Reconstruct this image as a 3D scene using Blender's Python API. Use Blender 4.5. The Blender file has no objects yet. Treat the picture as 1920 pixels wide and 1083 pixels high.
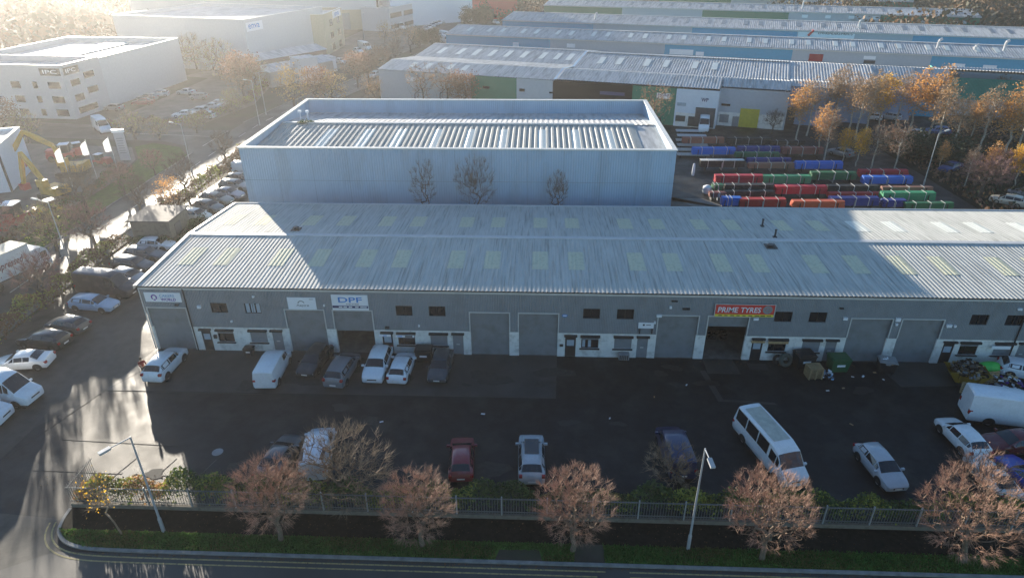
import bpy, math, random
from mathutils import Vector, Matrix
S = bpy.context.scene
R = math.radians
# ------------------------------------------------------------------ camera (solved from the photograph)
FPX, PITCH, YAW, ROLL, HC = 1246.4, .49238, .04297, -.005977, 33.0
def _rot():
    cy, sy = math.cos(YAW), math.sin(YAW)
    fw = Vector((-sy*math.cos(PITCH), cy*math.cos(PITCH), -math.sin(PITCH)))
    ri = Vector((cy, sy, 0)); up = ri.cross(fw)
    r = ri*math.cos(ROLL)+up*math.sin(ROLL); u = -ri*math.sin(ROLL)+up*math.cos(ROLL)
    return r, u, fw
CR, CU, CF = _rot()
CAM = Vector((34.07, -49.03, HC))
def G(u, v, z=0.0):
    """survey point: ground (or height z) position seen at a photo pixel"""
    d = CR*((u-960)/FPX) - CU*((v-541.5)/FPX) + CF
    t = (z-HC)/d.z
    return CAM + d*t
cd = bpy.data.cameras.new('camera'); co = bpy.data.objects.new('camera', cd); S.collection.objects.link(co)
m = Matrix.Identity(4)
for i in range(3):
    m[i][0] = CR[i]; m[i][1] = CU[i]; m[i][2] = -CF[i]; m[i][3] = CAM[i]
co.matrix_world = m
cd.sensor_width = 36; cd.lens = FPX/1920*36; cd.clip_end = 4000; cd.clip_start = .5
S.camera = co
# ------------------------------------------------------------------ light
SUN_EL, SUN_AZ = R(8.6), math.atan2(-.552, .834)      # azimuth measured from +Y towards +X
w = bpy.data.worlds.new('World'); S.world = w; w.use_nodes = True
nt = w.node_tree; bg = nt.nodes['Background']
sky = nt.nodes.new('ShaderNodeTexSky'); sky.sky_type = 'NISHITA'; sky.sun_disc = False
sky.sun_elevation = SUN_EL; sky.sun_rotation = SUN_AZ; sky.air_density = 1.0; sky.dust_density = .2; sky.ozone_density = 3.0
nt.links.new(sky.outputs[0], bg.inputs[0]); bg.inputs[1].default_value = .09
sl = bpy.data.lights.new('sun', 'SUN'); sl.energy = 5.0; sl.angle = R(.5); sl.color = (1, .9, .75)
so = bpy.data.objects.new('sun', sl); S.collection.objects.link(so)
sd = Vector((math.sin(SUN_AZ)*math.cos(SUN_EL), math.cos(SUN_AZ)*math.cos(SUN_EL), math.sin(SUN_EL)))
so.rotation_euler = sd.to_track_quat('Z', 'Y').to_euler(); so.location = (-60, 90, 60)
S.view_settings.view_transform = 'Standard'; S.view_settings.look = 'None'
S.view_settings.exposure = 1.72; S.view_settings.gamma = 1
S.render.resolution_x = 1024; S.render.resolution_y = 577
rnd = random.Random(7)
COL = S.collection
# ------------------------------------------------------------------ helpers
def tag(o, label=None, cat=None, group=None, kind=None):
    if label: o['label'] = label
    if cat: o['category'] = cat
    if group: o['group'] = group
    if kind: o['kind'] = kind
    return o
def thing(name, label, cat, loc=(0, 0, 0), rz=0, group=None, scale=None):
    o = bpy.data.objects.new(name, None); COL.objects.link(o)
    o.empty_display_size = .2
    o.location = loc; o.rotation_euler = (0, 0, rz)
    if scale: o.scale = scale
    return tag(o, label, cat, group)
def dup(root, loc, rz, label, scale=None, cat=None, group=None):
    r = root.copy(); COL.objects.link(r); r.location = loc; r.rotation_euler = (0, 0, rz); r['label'] = label
    if scale: r.scale = scale
    if cat: r['category'] = cat
    if group: r['group'] = group
    for ch in list(root.children):
        c = ch.copy(); COL.objects.link(c); c.parent = r
        for g in ch.children:
            d = g.copy(); COL.objects.link(d); d.parent = c
    return r
class MB:
    def __init__(s): s.v = []; s.f = []; s.m = []; s.cur = 0
    def face(s, pts):
        n = len(s.v); s.v += [tuple(p) for p in pts]; s.f.append(tuple(range(n, n+len(pts)))); s.m.append(s.cur)
    def box(s, x0, x1, y0, y1, z0, z1, M4=None):
        n = len(s.v)
        P = [(x0,y0,z0),(x1,y0,z0),(x1,y1,z0),(x0,y1,z0),(x0,y0,z1),(x1,y0,z1),(x1,y1,z1),(x0,y1,z1)]
        if M4 is not None: P = [tuple(M4 @ Vector(p)) for p in P]
        s.v += P
        for q in ((0,3,2,1),(4,5,6,7),(0,1,5,4),(1,2,6,5),(2,3,7,6),(3,0,4,7)):
            s.f.append(tuple(n+k for k in q)); s.m.append(s.cur)
        return s
    def tube(s, a, b, r0, r1, k=6, cap=True):
        a = Vector(a); b = Vector(b); d = b-a
        if d.length < 1e-6: return s
        q = d.to_track_quat('Z', 'Y'); X = q @ Vector((1,0,0)); Y = q @ Vector((0,1,0)); n = len(s.v)
        for p, r in ((a, r0), (b, r1)):
            for i in range(k):
                t = 2*math.pi*i/k; s.v.append(tuple(p+X*(r*math.cos(t))+Y*(r*math.sin(t))))
        for i in range(k):
            j = (i+1) % k; s.f.append((n+i, n+j, n+k+j, n+k+i)); s.m.append(s.cur)
        if cap:
            s.f.append(tuple(n+k+i for i in range(k))); s.m.append(s.cur)
            s.f.append(tuple(n+k-1-i for i in range(k))); s.m.append(s.cur)
        return s
    def spike(s, a, b, r):
        a = Vector(a); b = Vector(b); d = (b-a)
        if d.length < 1e-5: return
        q = d.to_track_quat('Z', 'Y'); n = len(s.v)
        for i in range(3):
            t = 2.094*i; s.v.append(tuple(a+q @ Vector((r*math.cos(t), r*math.sin(t), 0))))
        s.v.append(tuple(b))
        for i in range(3): s.f.append((n+i, n+(i+1) % 3, n+3)); s.m.append(s.cur)
    def leaf(s, c, size, rg):
        d = Vector((rg.gauss(0,1), rg.gauss(0,1), rg.gauss(0,1))).normalized(); e = d.orthogonal().normalized()
        e = Matrix.Rotation(rg.random()*6.28, 3, d) @ e; g = d.cross(e); a = size*(.6+.8*rg.random()); b = a*(.5+.4*rg.random())
        c = Vector(c); n = len(s.v)
        s.v += [tuple(c-e*a*.5), tuple(c+g*b*.5), tuple(c+e*a*.5), tuple(c-g*b*.5)]
        s.f.append((n,n+1,n+2,n+3)); s.m.append(s.cur)
    def lathe(s, prof, k=12, c=(0,0)):
        n = len(s.v)
        for r, z in prof:
            for i in range(k):
                t = 2*math.pi*i/k; s.v.append((c[0]+r*math.cos(t), c[1]+r*math.sin(t), z))
        for a in range(len(prof)-1):
            for i in range(k):
                j = (i+1) % k; s.f.append((n+a*k+i, n+a*k+j, n+(a+1)*k+j, n+(a+1)*k+i)); s.m.append(s.cur)
        return s
    def prism(s, poly, z0, z1, sides=True, bottom=False):
        s.face([(p[0], p[1], z1) for p in poly])
        if bottom: s.face([(p[0], p[1], z0) for p in reversed(poly)])
        if sides:
            for i in range(len(poly)):
                a = poly[i]; b = poly[(i+1) % len(poly)]
                s.face([(a[0],a[1],z0),(b[0],b[1],z0),(b[0],b[1],z1),(a[0],a[1],z1)])
        return s
    def sweep(s, pts, w, z0, z1):
        """a flat strip of width w along pts with vertical sides"""
        L = []; Rr = []
        for i, p in enumerate(pts):
            a = Vector(pts[max(i-1, 0)][:2]); b = Vector(pts[min(i+1, len(pts)-1)][:2]); d = (b-a).normalized(); n = Vector((-d.y, d.x))
            c = Vector(p[:2]); L.append(c+n*w/2); Rr.append(c-n*w/2)
        for i in range(len(pts)-1):
            s.face([(Rr[i].x,Rr[i].y,z1),(Rr[i+1].x,Rr[i+1].y,z1),(L[i+1].x,L[i+1].y,z1),(L[i].x,L[i].y,z1)])
            if z1-z0 > .01:
                s.face([(Rr[i].x,Rr[i].y,z0),(Rr[i+1].x,Rr[i+1].y,z0),(Rr[i+1].x,Rr[i+1].y,z1),(Rr[i].x,Rr[i].y,z1)])
                s.face([(L[i+1].x,L[i+1].y,z0),(L[i].x,L[i].y,z0),(L[i].x,L[i].y,z1),(L[i+1].x,L[i+1].y,z1)])
        return s
    def build(s, name, mats, parent=None, smooth=False, loc=None):
        me = bpy.data.meshes.new(name); me.from_pydata(s.v, [], s.f)
        if not isinstance(mats, (list, tuple)): mats = [mats]
        for q in mats: me.materials.append(q)
        if len(mats) > 1: me.polygons.foreach_set('material_index', s.m)
        if smooth:
            me.polygons.foreach_set('use_smooth', [True]*len(s.f))
            try: me.set_sharp_from_angle(angle=R(42))
            except Exception: pass
        me.update()
        o = bpy.data.objects.new(name, me); COL.objects.link(o)
        if parent: o.parent = parent
        if loc: o.location = loc
        return o
def mat(name, col, rough=.8, metal=0., var=.12, scale=2., bump=0., bscale=8., stretch=(1,1,1), dirt=None, dcol=None, dscale=1., dstretch=(1,1,1), dthr=(.5,.62), spec=.5, trans=0., wave=None, rvar=0., emit=None, coat=0.):
    m = bpy.data.materials.new(name); m.use_nodes = True; n = m.node_tree.nodes; L = m.node_tree.links
    b = n['Principled BSDF']; b.inputs['Roughness'].default_value = rough; b.inputs['Metallic'].default_value = metal
    b.inputs['Specular IOR Level'].default_value = spec
    if coat: b.inputs['Coat Weight'].default_value = coat; b.inputs['Coat Roughness'].default_value = .05
    tc = n.new('ShaderNodeTexCoord')
    def noise(sc, st, det=5):
        mp = n.new('ShaderNodeMapping'); mp.inputs['Scale'].default_value = st; L.new(tc.outputs['Object'], mp.inputs[0])
        t = n.new('ShaderNodeTexNoise'); t.inputs['Scale'].default_value = sc; t.inputs['Detail'].default_value = det; t.inputs['Roughness'].default_value = .62
        L.new(mp.outputs[0], t.inputs['Vector']); return t
    t = noise(scale, stretch)
    r = n.new('ShaderNodeValToRGB'); L.new(t.outputs[0], r.inputs[0])
    r.color_ramp.elements[0].position = .3; r.color_ramp.elements[1].position = .7
    r.color_ramp.elements[0].color = [max(0, c*(1-var)) for c in col]+[1]; r.color_ramp.elements[1].color = [min(1, c*(1+var)) for c in col]+[1]
    out = r.outputs[0]
    if dirt:
        t2 = noise(dscale, dstretch, 7); r2 = n.new('ShaderNodeValToRGB'); L.new(t2.outputs[0], r2.inputs[0])
        r2.color_ramp.elements[0].position = dthr[0]; r2.color_ramp.elements[1].position = dthr[1]
        r2.color_ramp.elements[0].color = (0,0,0,1); r2.color_ramp.elements[1].color = (dirt,)*3+(1,)
        mx = n.new('ShaderNodeMix'); mx.data_type = 'RGBA'; L.new(r2.outputs[0], mx.inputs[0]); L.new(out, mx.inputs[6]); mx.inputs[7].default_value = list(dcol)+[1]
        out = mx.outputs[2]
    L.new(out, b.inputs['Base Color'])
    if rvar:
        t3 = noise(scale*.4+.05, (1,1,1)); mr = n.new('ShaderNodeMapRange'); L.new(t3.outputs[0], mr.inputs[0])
        mr.inputs[1].default_value = .35; mr.inputs[2].default_value = .65; mr.inputs[3].default_value = rough-rvar; mr.inputs[4].default_value = rough+rvar
        L.new(mr.outputs[0], b.inputs['Roughness'])
    if bump:
        t4 = noise(bscale, (1,1,1)); bp = n.new('ShaderNodeBump'); bp.inputs['Strength'].default_value = bump; bp.inputs['Distance'].default_value = .05
        L.new(t4.outputs[0], bp.inputs['Height']); L.new(bp.outputs[0], b.inputs['Normal'])
    if wave:
        mp = n.new('ShaderNodeMapping'); mp.inputs['Rotation'].default_value = (0, 0, wave[1] if len(wave) > 1 else 0); L.new(tc.outputs['Object'], mp.inputs[0])
        wv = n.new('ShaderNodeTexWave'); wv.wave_profile = 'SIN'; wv.inputs['Scale'].default_value = wave[0]; L.new(mp.outputs[0], wv.inputs['Vector'])
        wv.bands_direction = wave[2] if len(wave) > 2 else 'X'
        bp = n.new('ShaderNodeBump'); bp.inputs['Strength'].default_value = .6; bp.inputs['Distance'].default_value = .04
        L.new(wv.outputs[0], bp.inputs['Height']); L.new(bp.outputs[0], b.inputs['Normal'])
    if trans:
        tr = n.new('ShaderNodeBsdfTranslucent'); L.new(out, tr.inputs[0]); ms = n.new('ShaderNodeMixShader'); ms.inputs[0].default_value = trans
        L.new(b.outputs[0], ms.inputs[1]); L.new(tr.outputs[0], ms.inputs[2]); L.new(ms.outputs[0], n['Material Output'].inputs[0])
    if emit:
        b.inputs['Emission Color'].default_value = list(emit[0])+[1]; b.inputs['Emission Strength'].default_value = emit[1]
    return m
K = {}
def paint(col, rough=.28, metal=0., coat=.6):
    k = (col, rough, metal, coat)
    if k not in K: K[k] = mat('car_paint', col, rough, metal, var=.06, scale=6, coat=coat, dirt=.25, dcol=(.25,.23,.2), dscale=1.3, dthr=(.5,.8))
    return K[k]
M = dict(
 asphalt=mat('yard_asphalt', (.0125,.013,.0145), .5, var=.5, scale=1.1, bump=.35, bscale=25, dirt=.55, dcol=(.045,.042,.037), dscale=.38, dthr=(.5,.66), rvar=.08, spec=.22),
 drive=mat('pale_worn_asphalt', (.045,.042,.037), .66, var=.35, scale=.8, bump=.35, bscale=22, dirt=.6, dcol=(.085,.08,.07), dscale=.2, dthr=(.45,.65), rvar=.08, spec=.32),
 apron=mat('concrete_apron', (.045,.043,.039), .6, var=.35, scale=.5, bump=.4, bscale=20, dirt=.8, dcol=(.022,.022,.022), dscale=.35, dthr=(.45,.62), rvar=.12),
 road=mat('road_asphalt', (.055,.053,.05), .6, var=.2, scale=.5, bump=.25, bscale=30, stretch=(1,.15,1), rvar=.1, spec=.3),
 road2=mat('front_road_asphalt', (.052,.05,.046), .6, var=.2, scale=.5, bump=.3, bscale=30, rvar=.1),
 land=mat('open_ground', (.05,.043,.03), .9, var=.5, scale=.25, bump=.6, bscale=3, dirt=.8, dcol=(.035,.05,.018), dscale=.1, dthr=(.45,.6)),
 grass=mat('verge_grass', (.05,.105,.018), .95, var=.5, scale=1.3, bump=.8, bscale=30, dirt=.8, dcol=(.06,.05,.02), dscale=.5, dthr=(.56,.68), spec=.15),
 mulch=mat('dark_bed_soil', (.02,.017,.012), .95, var=.5, scale=3, bump=.8, bscale=20, spec=.15),
 kerb=mat('kerb_concrete', (.2,.2,.19), .85, var=.25, scale=2),
 path=mat('concrete_path', (.15,.145,.135), .8, var=.25, scale=1, bump=.2),
 gravel=mat('yard_gravel', (.12,.11,.1), .75, var=.35, scale=.4, bump=.4, bscale=12, rvar=.1, spec=.3),
 yellow=mat('yellow_line_paint', (.34,.27,.11), .7, var=.25, scale=6, dirt=.6, dcol=(.08,.08,.08), dscale=5),
 wline=mat('white_line_paint', (.5,.5,.48), .7, var=.2, scale=5, dirt=.6, dcol=(.08,.08,.08), dscale=4),
 roof=mat('fibre_cement_roof', (.47,.47,.44), .8, spec=.25, var=.12, scale=.8, stretch=(2,.4,1), dirt=.8, dcol=(.15,.15,.13), dscale=2.2, dstretch=(3,.07,1), dthr=(.5,.72), bump=.1),
 roof2=mat('blue_building_roof', (.4,.4,.37), .75, var=.1, scale=.6, stretch=(1.5,.3,1), dirt=.7, dcol=(.28,.28,.24), dscale=2.6, dstretch=(1.6,.2,1), dthr=(.46,.72)),
 roof3=mat('pale_sheet_roof', (.5,.5,.5), .7, spec=.3, var=.12, scale=.7, stretch=(1.5,.3,1), dirt=.6, dcol=(.2,.2,.2), dscale=.7, dstretch=(2,.3,1), dthr=(.46,.65)),
 ridge=mat('ridge_flashing', (.5,.5,.5), .55, var=.1),
 skyl=mat('grp_rooflight', (.6,.585,.44), .8, spec=.15, var=.15, scale=3, dirt=.4, dcol=(.2,.2,.12), dscale=3),
 skyb=mat('pale_rooflight', (.64,.64,.58), .4, var=.1, scale=3),
 skyd=mat('dark_rooflight', (.16,.17,.18), .4, var=.2, scale=3),
 clad=mat('grey_cladding', (.2,.222,.24), .6, var=.1, scale=.8, wave=(2.2,), dirt=.35, dcol=(.12,.11,.1), dscale=.6, dstretch=(1,1,.4), dthr=(.5,.7)),
 render=mat('white_render', (.7,.69,.65), .85, var=.1, scale=1, dirt=.6, dcol=(.3,.28,.24), dscale=1.4, dthr=(.5,.68)),
 trim=mat('pale_trim', (.5,.5,.48), .55, var=.1),
 gutter=mat('black_gutter', (.015,.015,.018), .5),
 shutter=mat('roller_shutter_grey', (.19,.205,.215), .55, var=.1, scale=1, wave=(3.2,0,'Z'), dirt=.45, dcol=(.1,.095,.08), dscale=.9, dthr=(.48,.7)),
 shutd=mat('door_shutter', (.2,.215,.23), .5, var=.1, wave=(4,0,'Z')),
 glass=mat('dark_window_glass', (.012,.014,.018), .08, var=.2, spec=.7),
 glassl=mat('pale_blind_glass', (.35,.42,.48), .2, var=.1),
 dark=mat('dark_frame', (.02,.02,.022), .5),
 white=mat('white_board', (.75,.76,.78), .45, var=.03),
 navy=mat('navy_lettering', (.02,.03,.12), .5), purple=mat('purple_lettering', (.1,.03,.3), .5), sky=mat('sky_blue_lettering', (.02,.2,.55), .5), pale=mat('pale_blue_lettering', (.25,.42,.6), .5),
 red=mat('red_board', (.62,.05,.04), .5, var=.06), skipy=mat('skip_yellow', (.33,.2,.02), .6, var=.15, dirt=.5, dcol=(.12,.08,.03), dscale=2), ylw=mat('yellow_board', (.75,.62,.06), .5), grey=mat('mid_grey', (.25,.25,.25), .6), wood=mat('pale_pallet_wood', (.36,.24,.12), .8, var=.25, scale=6),
 blackp=mat('black_plastic', (.016,.016,.018), .5, var=.2), greenp=mat('green_bin_plastic', (.015,.09,.035), .5, var=.15), lime=mat('bright_green_plastic', (.03,.45,.06), .5),
 blue=mat('pale_blue_cladding', (.33,.46,.59), .55, var=.07, scale=.3, wave=(1.1,), dirt=.35, dcol=(.24,.3,.36), dscale=.4, dstretch=(1,1,.3)),
 hz=0,coping=mat('parapet_coping', (.6,.6,.58), .5), galv=mat('galvanised_steel', (.34,.35,.35), .5, .3, var=.12), steel=mat('lamp_steel', (.4,.41,.42), .5, .2),
 tyre=mat('tyre_rubber', (.016,.016,.016), .8), rim=mat('alloy_rim', (.3,.3,.31), .35, .6), lampg=mat('headlight_glass', (.5,.52,.55), .15, .2), tail=mat('tail_light_red', (.3,.01,.012), .25), plate=mat('number_plate', (.7,.7,.68), .5),
 wallc=mat('boundary_concrete', (.17,.15,.12), .9, var=.3, scale=1.5, bump=.5, dirt=.6, dcol=(.06,.055,.035), dscale=1.5),
 bark=mat('tree_bark', (.15,.115,.08), .9, var=.3, scale=6, bump=.5), barkd=mat('dark_bark', (.07,.055,.045), .9, var=.3, scale=5),
 birch=mat('birch_bark', (.42,.38,.32), .8, var=.3, scale=5, dirt=.6, dcol=(.08,.06,.05), dscale=4, dstretch=(1,1,3)),
 twig=mat('reddish_twigs', (.33,.19,.13), .7, var=.35, scale=1.2), limb=mat('brown_limbs', (.13,.085,.055), .85, var=.3, scale=4), pale_=mat('thin_galvanised', (.15,.155,.15), .6, .2), fard=mat('far_foliage', (.05,.05,.03), .9, var=.4, scale=.2), farb=mat('far_brown_foliage', (.12,.07,.035), .9, var=.4, scale=.2),
 twigp=mat('pale_twigs', (.26,.19,.125), .75, var=.35, scale=1.5), twigd=mat('grey_brown_twigs', (.1,.075,.06), .8, var=.3, scale=1.2),
 lfo=mat('orange_leaves', (.58,.3,.09), .6, var=.35, scale=.9, trans=.45), lfy=mat('golden_leaves', (.72,.42,.04), .6, var=.3, scale=.9, trans=.45), lfr=mat('russet_leaves', (.23,.13,.085), .7, var=.35, scale=.9, trans=.35),
 lfp=mat('pale_tan_leaves', (.42,.25,.12), .7, var=.3, scale=.9, trans=.35), lfg=mat('hedge_green_leaves', (.06,.1,.025), .65, var=.5, scale=.8, trans=.25), lfh=mat('yellow_green_leaves', (.26,.28,.05), .65, var=.45, scale=.8, trans=.3),
 lfb=mat('brown_hedge_leaves', (.15,.085,.04), .75, var=.45, scale=.7, trans=.25), lfd=mat('dark_evergreen_leaves', (.035,.05,.022), .8, var=.4, scale=.4, trans=.1),
 beige=mat('beige_render', (.42,.36,.24), .8, var=.08), ipc=mat('white_office_wall', (.45,.44,.46), .7, var=.05), darkw=mat('dark_cladding', (.05,.045,.045), .6),
 wgrey=mat('light_grey_cladding', (.46,.48,.51), .6, var=.06, wave=(1.3,)), rgrey=mat('terrace_grey_cladding', (.4,.43,.47), .6, var=.06, wave=(1.3,)), rblue=mat('terrace_blue_cladding', (.05,.31,.48), .6, var=.08, wave=(1.3,)), rgreen=mat('terrace_green_cladding', (.012,.17,.1), .6, var=.08, wave=(1.3,)),
 rteal=mat('teal_green_cladding', (.02,.24,.19), .6, var=.08, wave=(1.3,)), rblack=mat('black_cladding', (.008,.008,.01), .85, spec=.1), rwhite=mat('white_cladding', (.62,.66,.72), .6, var=.04, wave=(1.3,)), bwall=mat('steel_blue_cladding', (.22,.29,.43), .6, var=.06, wave=(1.3,)),
 ydoor=mat('yellow_roller_door', (.5,.42,.02), .5, wave=(3,0,'Z')), rdoor=mat('red_roller_door', (.35,.02,.02), .5, wave=(3,0,'Z')), ddoor=mat('charcoal_roller_door', (.05,.052,.06), .5, wave=(3,0,'Z')),
 exc=mat('excavator_yellow', (.55,.3,.03), .5, var=.15, dirt=.4, dcol=(.15,.1,.05), dscale=1), excr=mat('machine_red', (.45,.04,.04), .5), track=mat('steel_track', (.05,.045,.04), .8), flag=mat('white_flag_cloth', (.85,.84,.82), .8, trans=.4),
 cloth=mat('red_jacket', (.2,.02,.015), .85), trou=mat('dark_trousers', (.02,.02,.028), .9), skin=mat('skin', (.45,.27,.19), .6), hair=mat('dark_hair', (.02,.014,.01), .8),
)
def text(s, x, z, w, h, mt, parent, y=-.03, name='lettering', rot=None, shear=0, ital=0):
    c = bpy.data.curves.new('t', 'FONT'); c.body = s; c.extrude = .01; c.offset = .012; c.shear = ital; c.resolution_u = 3
    o = bpy.data.objects.new('t', c); COL.objects.link(o)
    dg = bpy.context.evaluated_depsgraph_get(); me = bpy.data.meshes.new_from_object(o.evaluated_get(dg))
    bpy.data.objects.remove(o)
    xs = [v.co.x for v in me.vertices]; ys = [v.co.y for v in me.vertices]
    a, b, c0, d = min(xs), max(xs), min(ys), max(ys)
    for v in me.vertices:
        X = x+(v.co.x-a)/(b-a)*w; Z = z+(v.co.y-c0)/(d-c0)*h
        v.co = (X, y-v.co.z*.8, Z)
    me.materials.clear(); me.materials.append(mt)
    ob = bpy.data.objects.new(name, me); COL.objects.link(ob); ob.parent = parent
    return ob
def ringm(mb, cx, cz, r, w, y, a0=0, a1=360, n=20, d=.015, sz=1.0):
    for i in range(n):
        t0 = R(a0+(a1-a0)*i/n); t1 = R(a0+(a1-a0)*(i+1)/n)
        mb.face([(cx+math.cos(t0)*r, y, cz+math.sin(t0)*r*sz), (cx+math.cos(t1)*r, y, cz+math.sin(t1)*r*sz), (cx+math.cos(t1)*(r-w), y, cz+math.sin(t1)*(r-w)*sz), (cx+math.cos(t0)*(r-w), y, cz+math.sin(t0)*(r-w)*sz)])
# ------------------------------------------------------------------ ground, roads, verge
def smooth(P, n=2, closed=False):
    for _ in range(n):
        Q = [P[0]]
        for a, c in zip(P, P[1:]): Q += [(a[0]*.75+c[0]*.25, a[1]*.75+c[1]*.25), (a[0]*.25+c[0]*.75, a[1]*.25+c[1]*.75)]
        P = Q+[P[-1]]
    return P
def struct(name, mb, mt, z=None): return tag(mb.build(name, mt), kind='structure')
def P2(*px, z=0): return [tuple(G(u, v, z))[:2] for u, v in px]
b = MB(); b.face([(-900,-120,-.03),(1100,-120,-.03),(1100,1500,-.03),(-900,1500,-.03)]); struct('ground', b, M['land'])
b = MB(); b.prism([(-15.5,-60),(-15.5,-19),(-15.6,20),(-14.8,38),(-13.4,60),(-9,61),(-2,60.5),(-1,22.5),(110,22.5),(110,-18.7),(3.9,-18.7),(3.9,-19.6),(4.2,-20.7),(5.1,-21.5),(6.5,-21.95),(9,-22.05),(110,-22.05),(110,-60)], -.03, .0, sides=False); struct('yard', b, M['asphalt'])
b = MB(); b.prism([(-15.4,-59),(-15.4,-19),(-15.5,22),(-1.2,22.4),(-.3,0),(-1.2,-6.2),(-4,-11),(-4.2,-19),(3.8,-19.6),(4.1,-20.8),(5,-21.9),(5.5,-24.5),(-2,-24.6),(-2,-59)], 0, .003, sides=False); struct('estate_driveway', b, M['drive'])
b = MB(); b.prism([(5,-22.1),(9,-22.07),(110,-22.07),(110,-60),(-15,-60),(-15,-24.5),(1,-24.5)], 0, .004, sides=False); struct('front_road', b, M['road2'])
b = MB(); b.prism([(-1.3,-6.15),(35.7,-6.05),(35.9,-.02),(-.2,-.02)], 0, .008, sides=False); struct('concrete_apron', b, M['apron'])
b = MB(); b.prism([(48.6,-2.2),(51.4,-2.2),(51.2,-.02),(48.6,-.02)], 0, .012, sides=False); b.prism([(64,-3.6),(70,-3.2),(70.5,-.02),(63.2,-.02)], 0, .012, sides=False); b.prism([(48.6,-6),(49.1,-6),(48.5,-1.8),(48,-1.8)], 0, .012, sides=False); b.prism([(49.1,-6),(53.2,-6.3),(53,-6.0),(49.1,-5.7)], 0, .012, sides=False); struct('worn_concrete_patch', b, M['apron'])
rg = random.Random(31); stains = [mat('dark_oil_stain', (.008,.008,.009), .45, var=.3), mat('dusty_tarmac_patch', (.034,.032,.028), .8, var=.4, scale=3)]
for i in range(34):
    x, y = (rg.uniform(5,76), rg.uniform(-16.5,-7)) if i < 16 else (rg.uniform(10,76), rg.uniform(-5.2,-1.2)); q = rg.uniform(.35,1.5) if i % 2 else rg.uniform(.25,.7); n = 18
    b = MB(); ph = [rg.random()*6 for _ in range(3)]
    f_ = lambda t: q*(1+.25*math.sin(2*t+ph[0])+.15*math.sin(3*t+ph[1])+.1*math.sin(7*t+ph[2]))
    b.prism([(x+1.5*f_(6.283*k/n)*math.cos(6.283*k/n), y+.8*f_(6.283*k/n)*math.sin(6.283*k/n)) for k in range(n)], 0, .0145+i*.00012, sides=False); struct('yard_stain', b, stains[i % 2])
# tar joints and faded bay lines
b = MB()
for a in ([(-1.3,-6.2),(12,-6.25)], [(-5,-18),(-1.3,-6.2),(1,-2)], [(-1,-12.2),(8,-12.6)], [(-1,-15.4),(9,-15.6)]): b.sweep(a, .05, 0, .012)
struct('tar_joint', b, mat('old_tar', (.035,.033,.03), .8))
b = MB()
for x in (4.7, 7.6, 10.5): b.sweep([(x,-16.8),(x+.9,-13.9)], .05, 0, .013)
struct('bay_line', b, mat('worn_paint', (.12,.115,.1), .8, dirt=.8, dcol=(.03,.03,.03), dscale=2))
# verge with kerb, dark bed and low wall
VG = [(4.0,-18.7),(4.05,-19.6),(4.35,-20.6),(5.2,-21.35),(6.6,-21.75),(9,-21.85),(17,-21.85),(110,-21.85),(110,-18.7)]
VG = smooth(VG[:-1])+[VG[-1]]
b = MB(); b.prism(VG, 0, .1); struct('verge', b, M['grass'])
b = MB(); b.prism([(4.2,-20.45),(3.9,-18.7),(110,-18.7),(110,-20.7)], .1, .112, sides=False); struct('planting_bed', b, M['mulch'])
kp = [(3.9,-18.8),(3.95,-19.6),(4.25,-20.65),(5.15,-21.45),(6.55,-21.86),(9,-21.95),(17,-21.95),(110,-21.95)]; kp = smooth(kp)
b = MB(); b.sweep(kp, .2, 0, .13); struct('kerb', b, M['kerb'])
b = MB(); b.prism([(31.8,-21.84),(34.6,-21.84),(34.4,-21.0),(32,-21.1)], .1, .116, sides=False); b.prism([(36.5,-21.84),(38.3,-21.84),(38.3,-20.5),(36.6,-20.5)], .1, .114, sides=False); struct('worn_verge_patch', b, M['land'])
for k, off in enumerate((.42, .78)):
    b = MB(); pts = []
    for i, p in enumerate(kp[6:]):
        q = kp[6:]; a_ = Vector(q[max(i-1,0)]); c_ = Vector(q[min(i+1,len(q)-1)]); d = (c_-a_).normalized(); n_ = Vector((d.y,-d.x)); pts.append(tuple(Vector(p)+n_*off))
    if k == 0:
        b.sweep([q_ for q_ in pts if q_[0] < 30]+[(38.3,-21.95-off)], .1, 0, .01); b.sweep([(39.7,-21.95-off),(110,-21.95-off)], .1, 0, .01)
    else: b.sweep([q_ for q_ in pts if q_[0] < 30]+[(37.8,-21.95-off)], .1, 0, .01); b.sweep([(39.7,-21.95-off),(110,-21.95-off)], .1, 0, .01)
    struct('yellow_line', b, M['yellow'])
# main estate road on the left
RC = [(-21,-60),(-21,0),(-21.4,30),(-21.6,60),(-21,80),(-18,98),(-12,118),(-6,142),(1,170),(9,198),(19,232),(40,300),(70,380)]
b = MB(); b.sweep(RC, 7.0, 0, .006); struct('estate_road', b, M['road'])
b = MB(); b.prism([(-24.6,66),(-24.6,74.5),(-60,77),(-110,84),(-110,76),(-60,69),(-34,67),(-28,64),(-25,58)], 0, .003, sides=False); struct('side_road', b, M['road'])
for s_ in (-1, 1):
    b = MB(); pts = []
    for i, p in enumerate(RC):
        a_ = Vector(RC[max(i-1,0)]); c_ = Vector(RC[min(i+1,len(RC)-1)]); d = (c_-a_).normalized(); n_ = Vector((d.y,-d.x)); pts.append(tuple(Vector(p)+n_*(3.6*s_)))
    if s_ == 1: b.sweep(pts, .18, 0, .12)
    else: b.sweep(pts[:4], .18, 0, .12); b.sweep(pts[4:], .18, 0, .12)
    struct('kerb', b, M['kerb'])
b = MB(); b.sweep([(-16.4,-50),(-16.6,30),(-16.9,56),(-16.2,80),(-13.2,98),(-7.6,117),(-1.8,141),(5,169),(13,197)], 1.5, 0, .1); struct('pavement', b, M['path'])
b = MB(); y = -2
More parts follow.
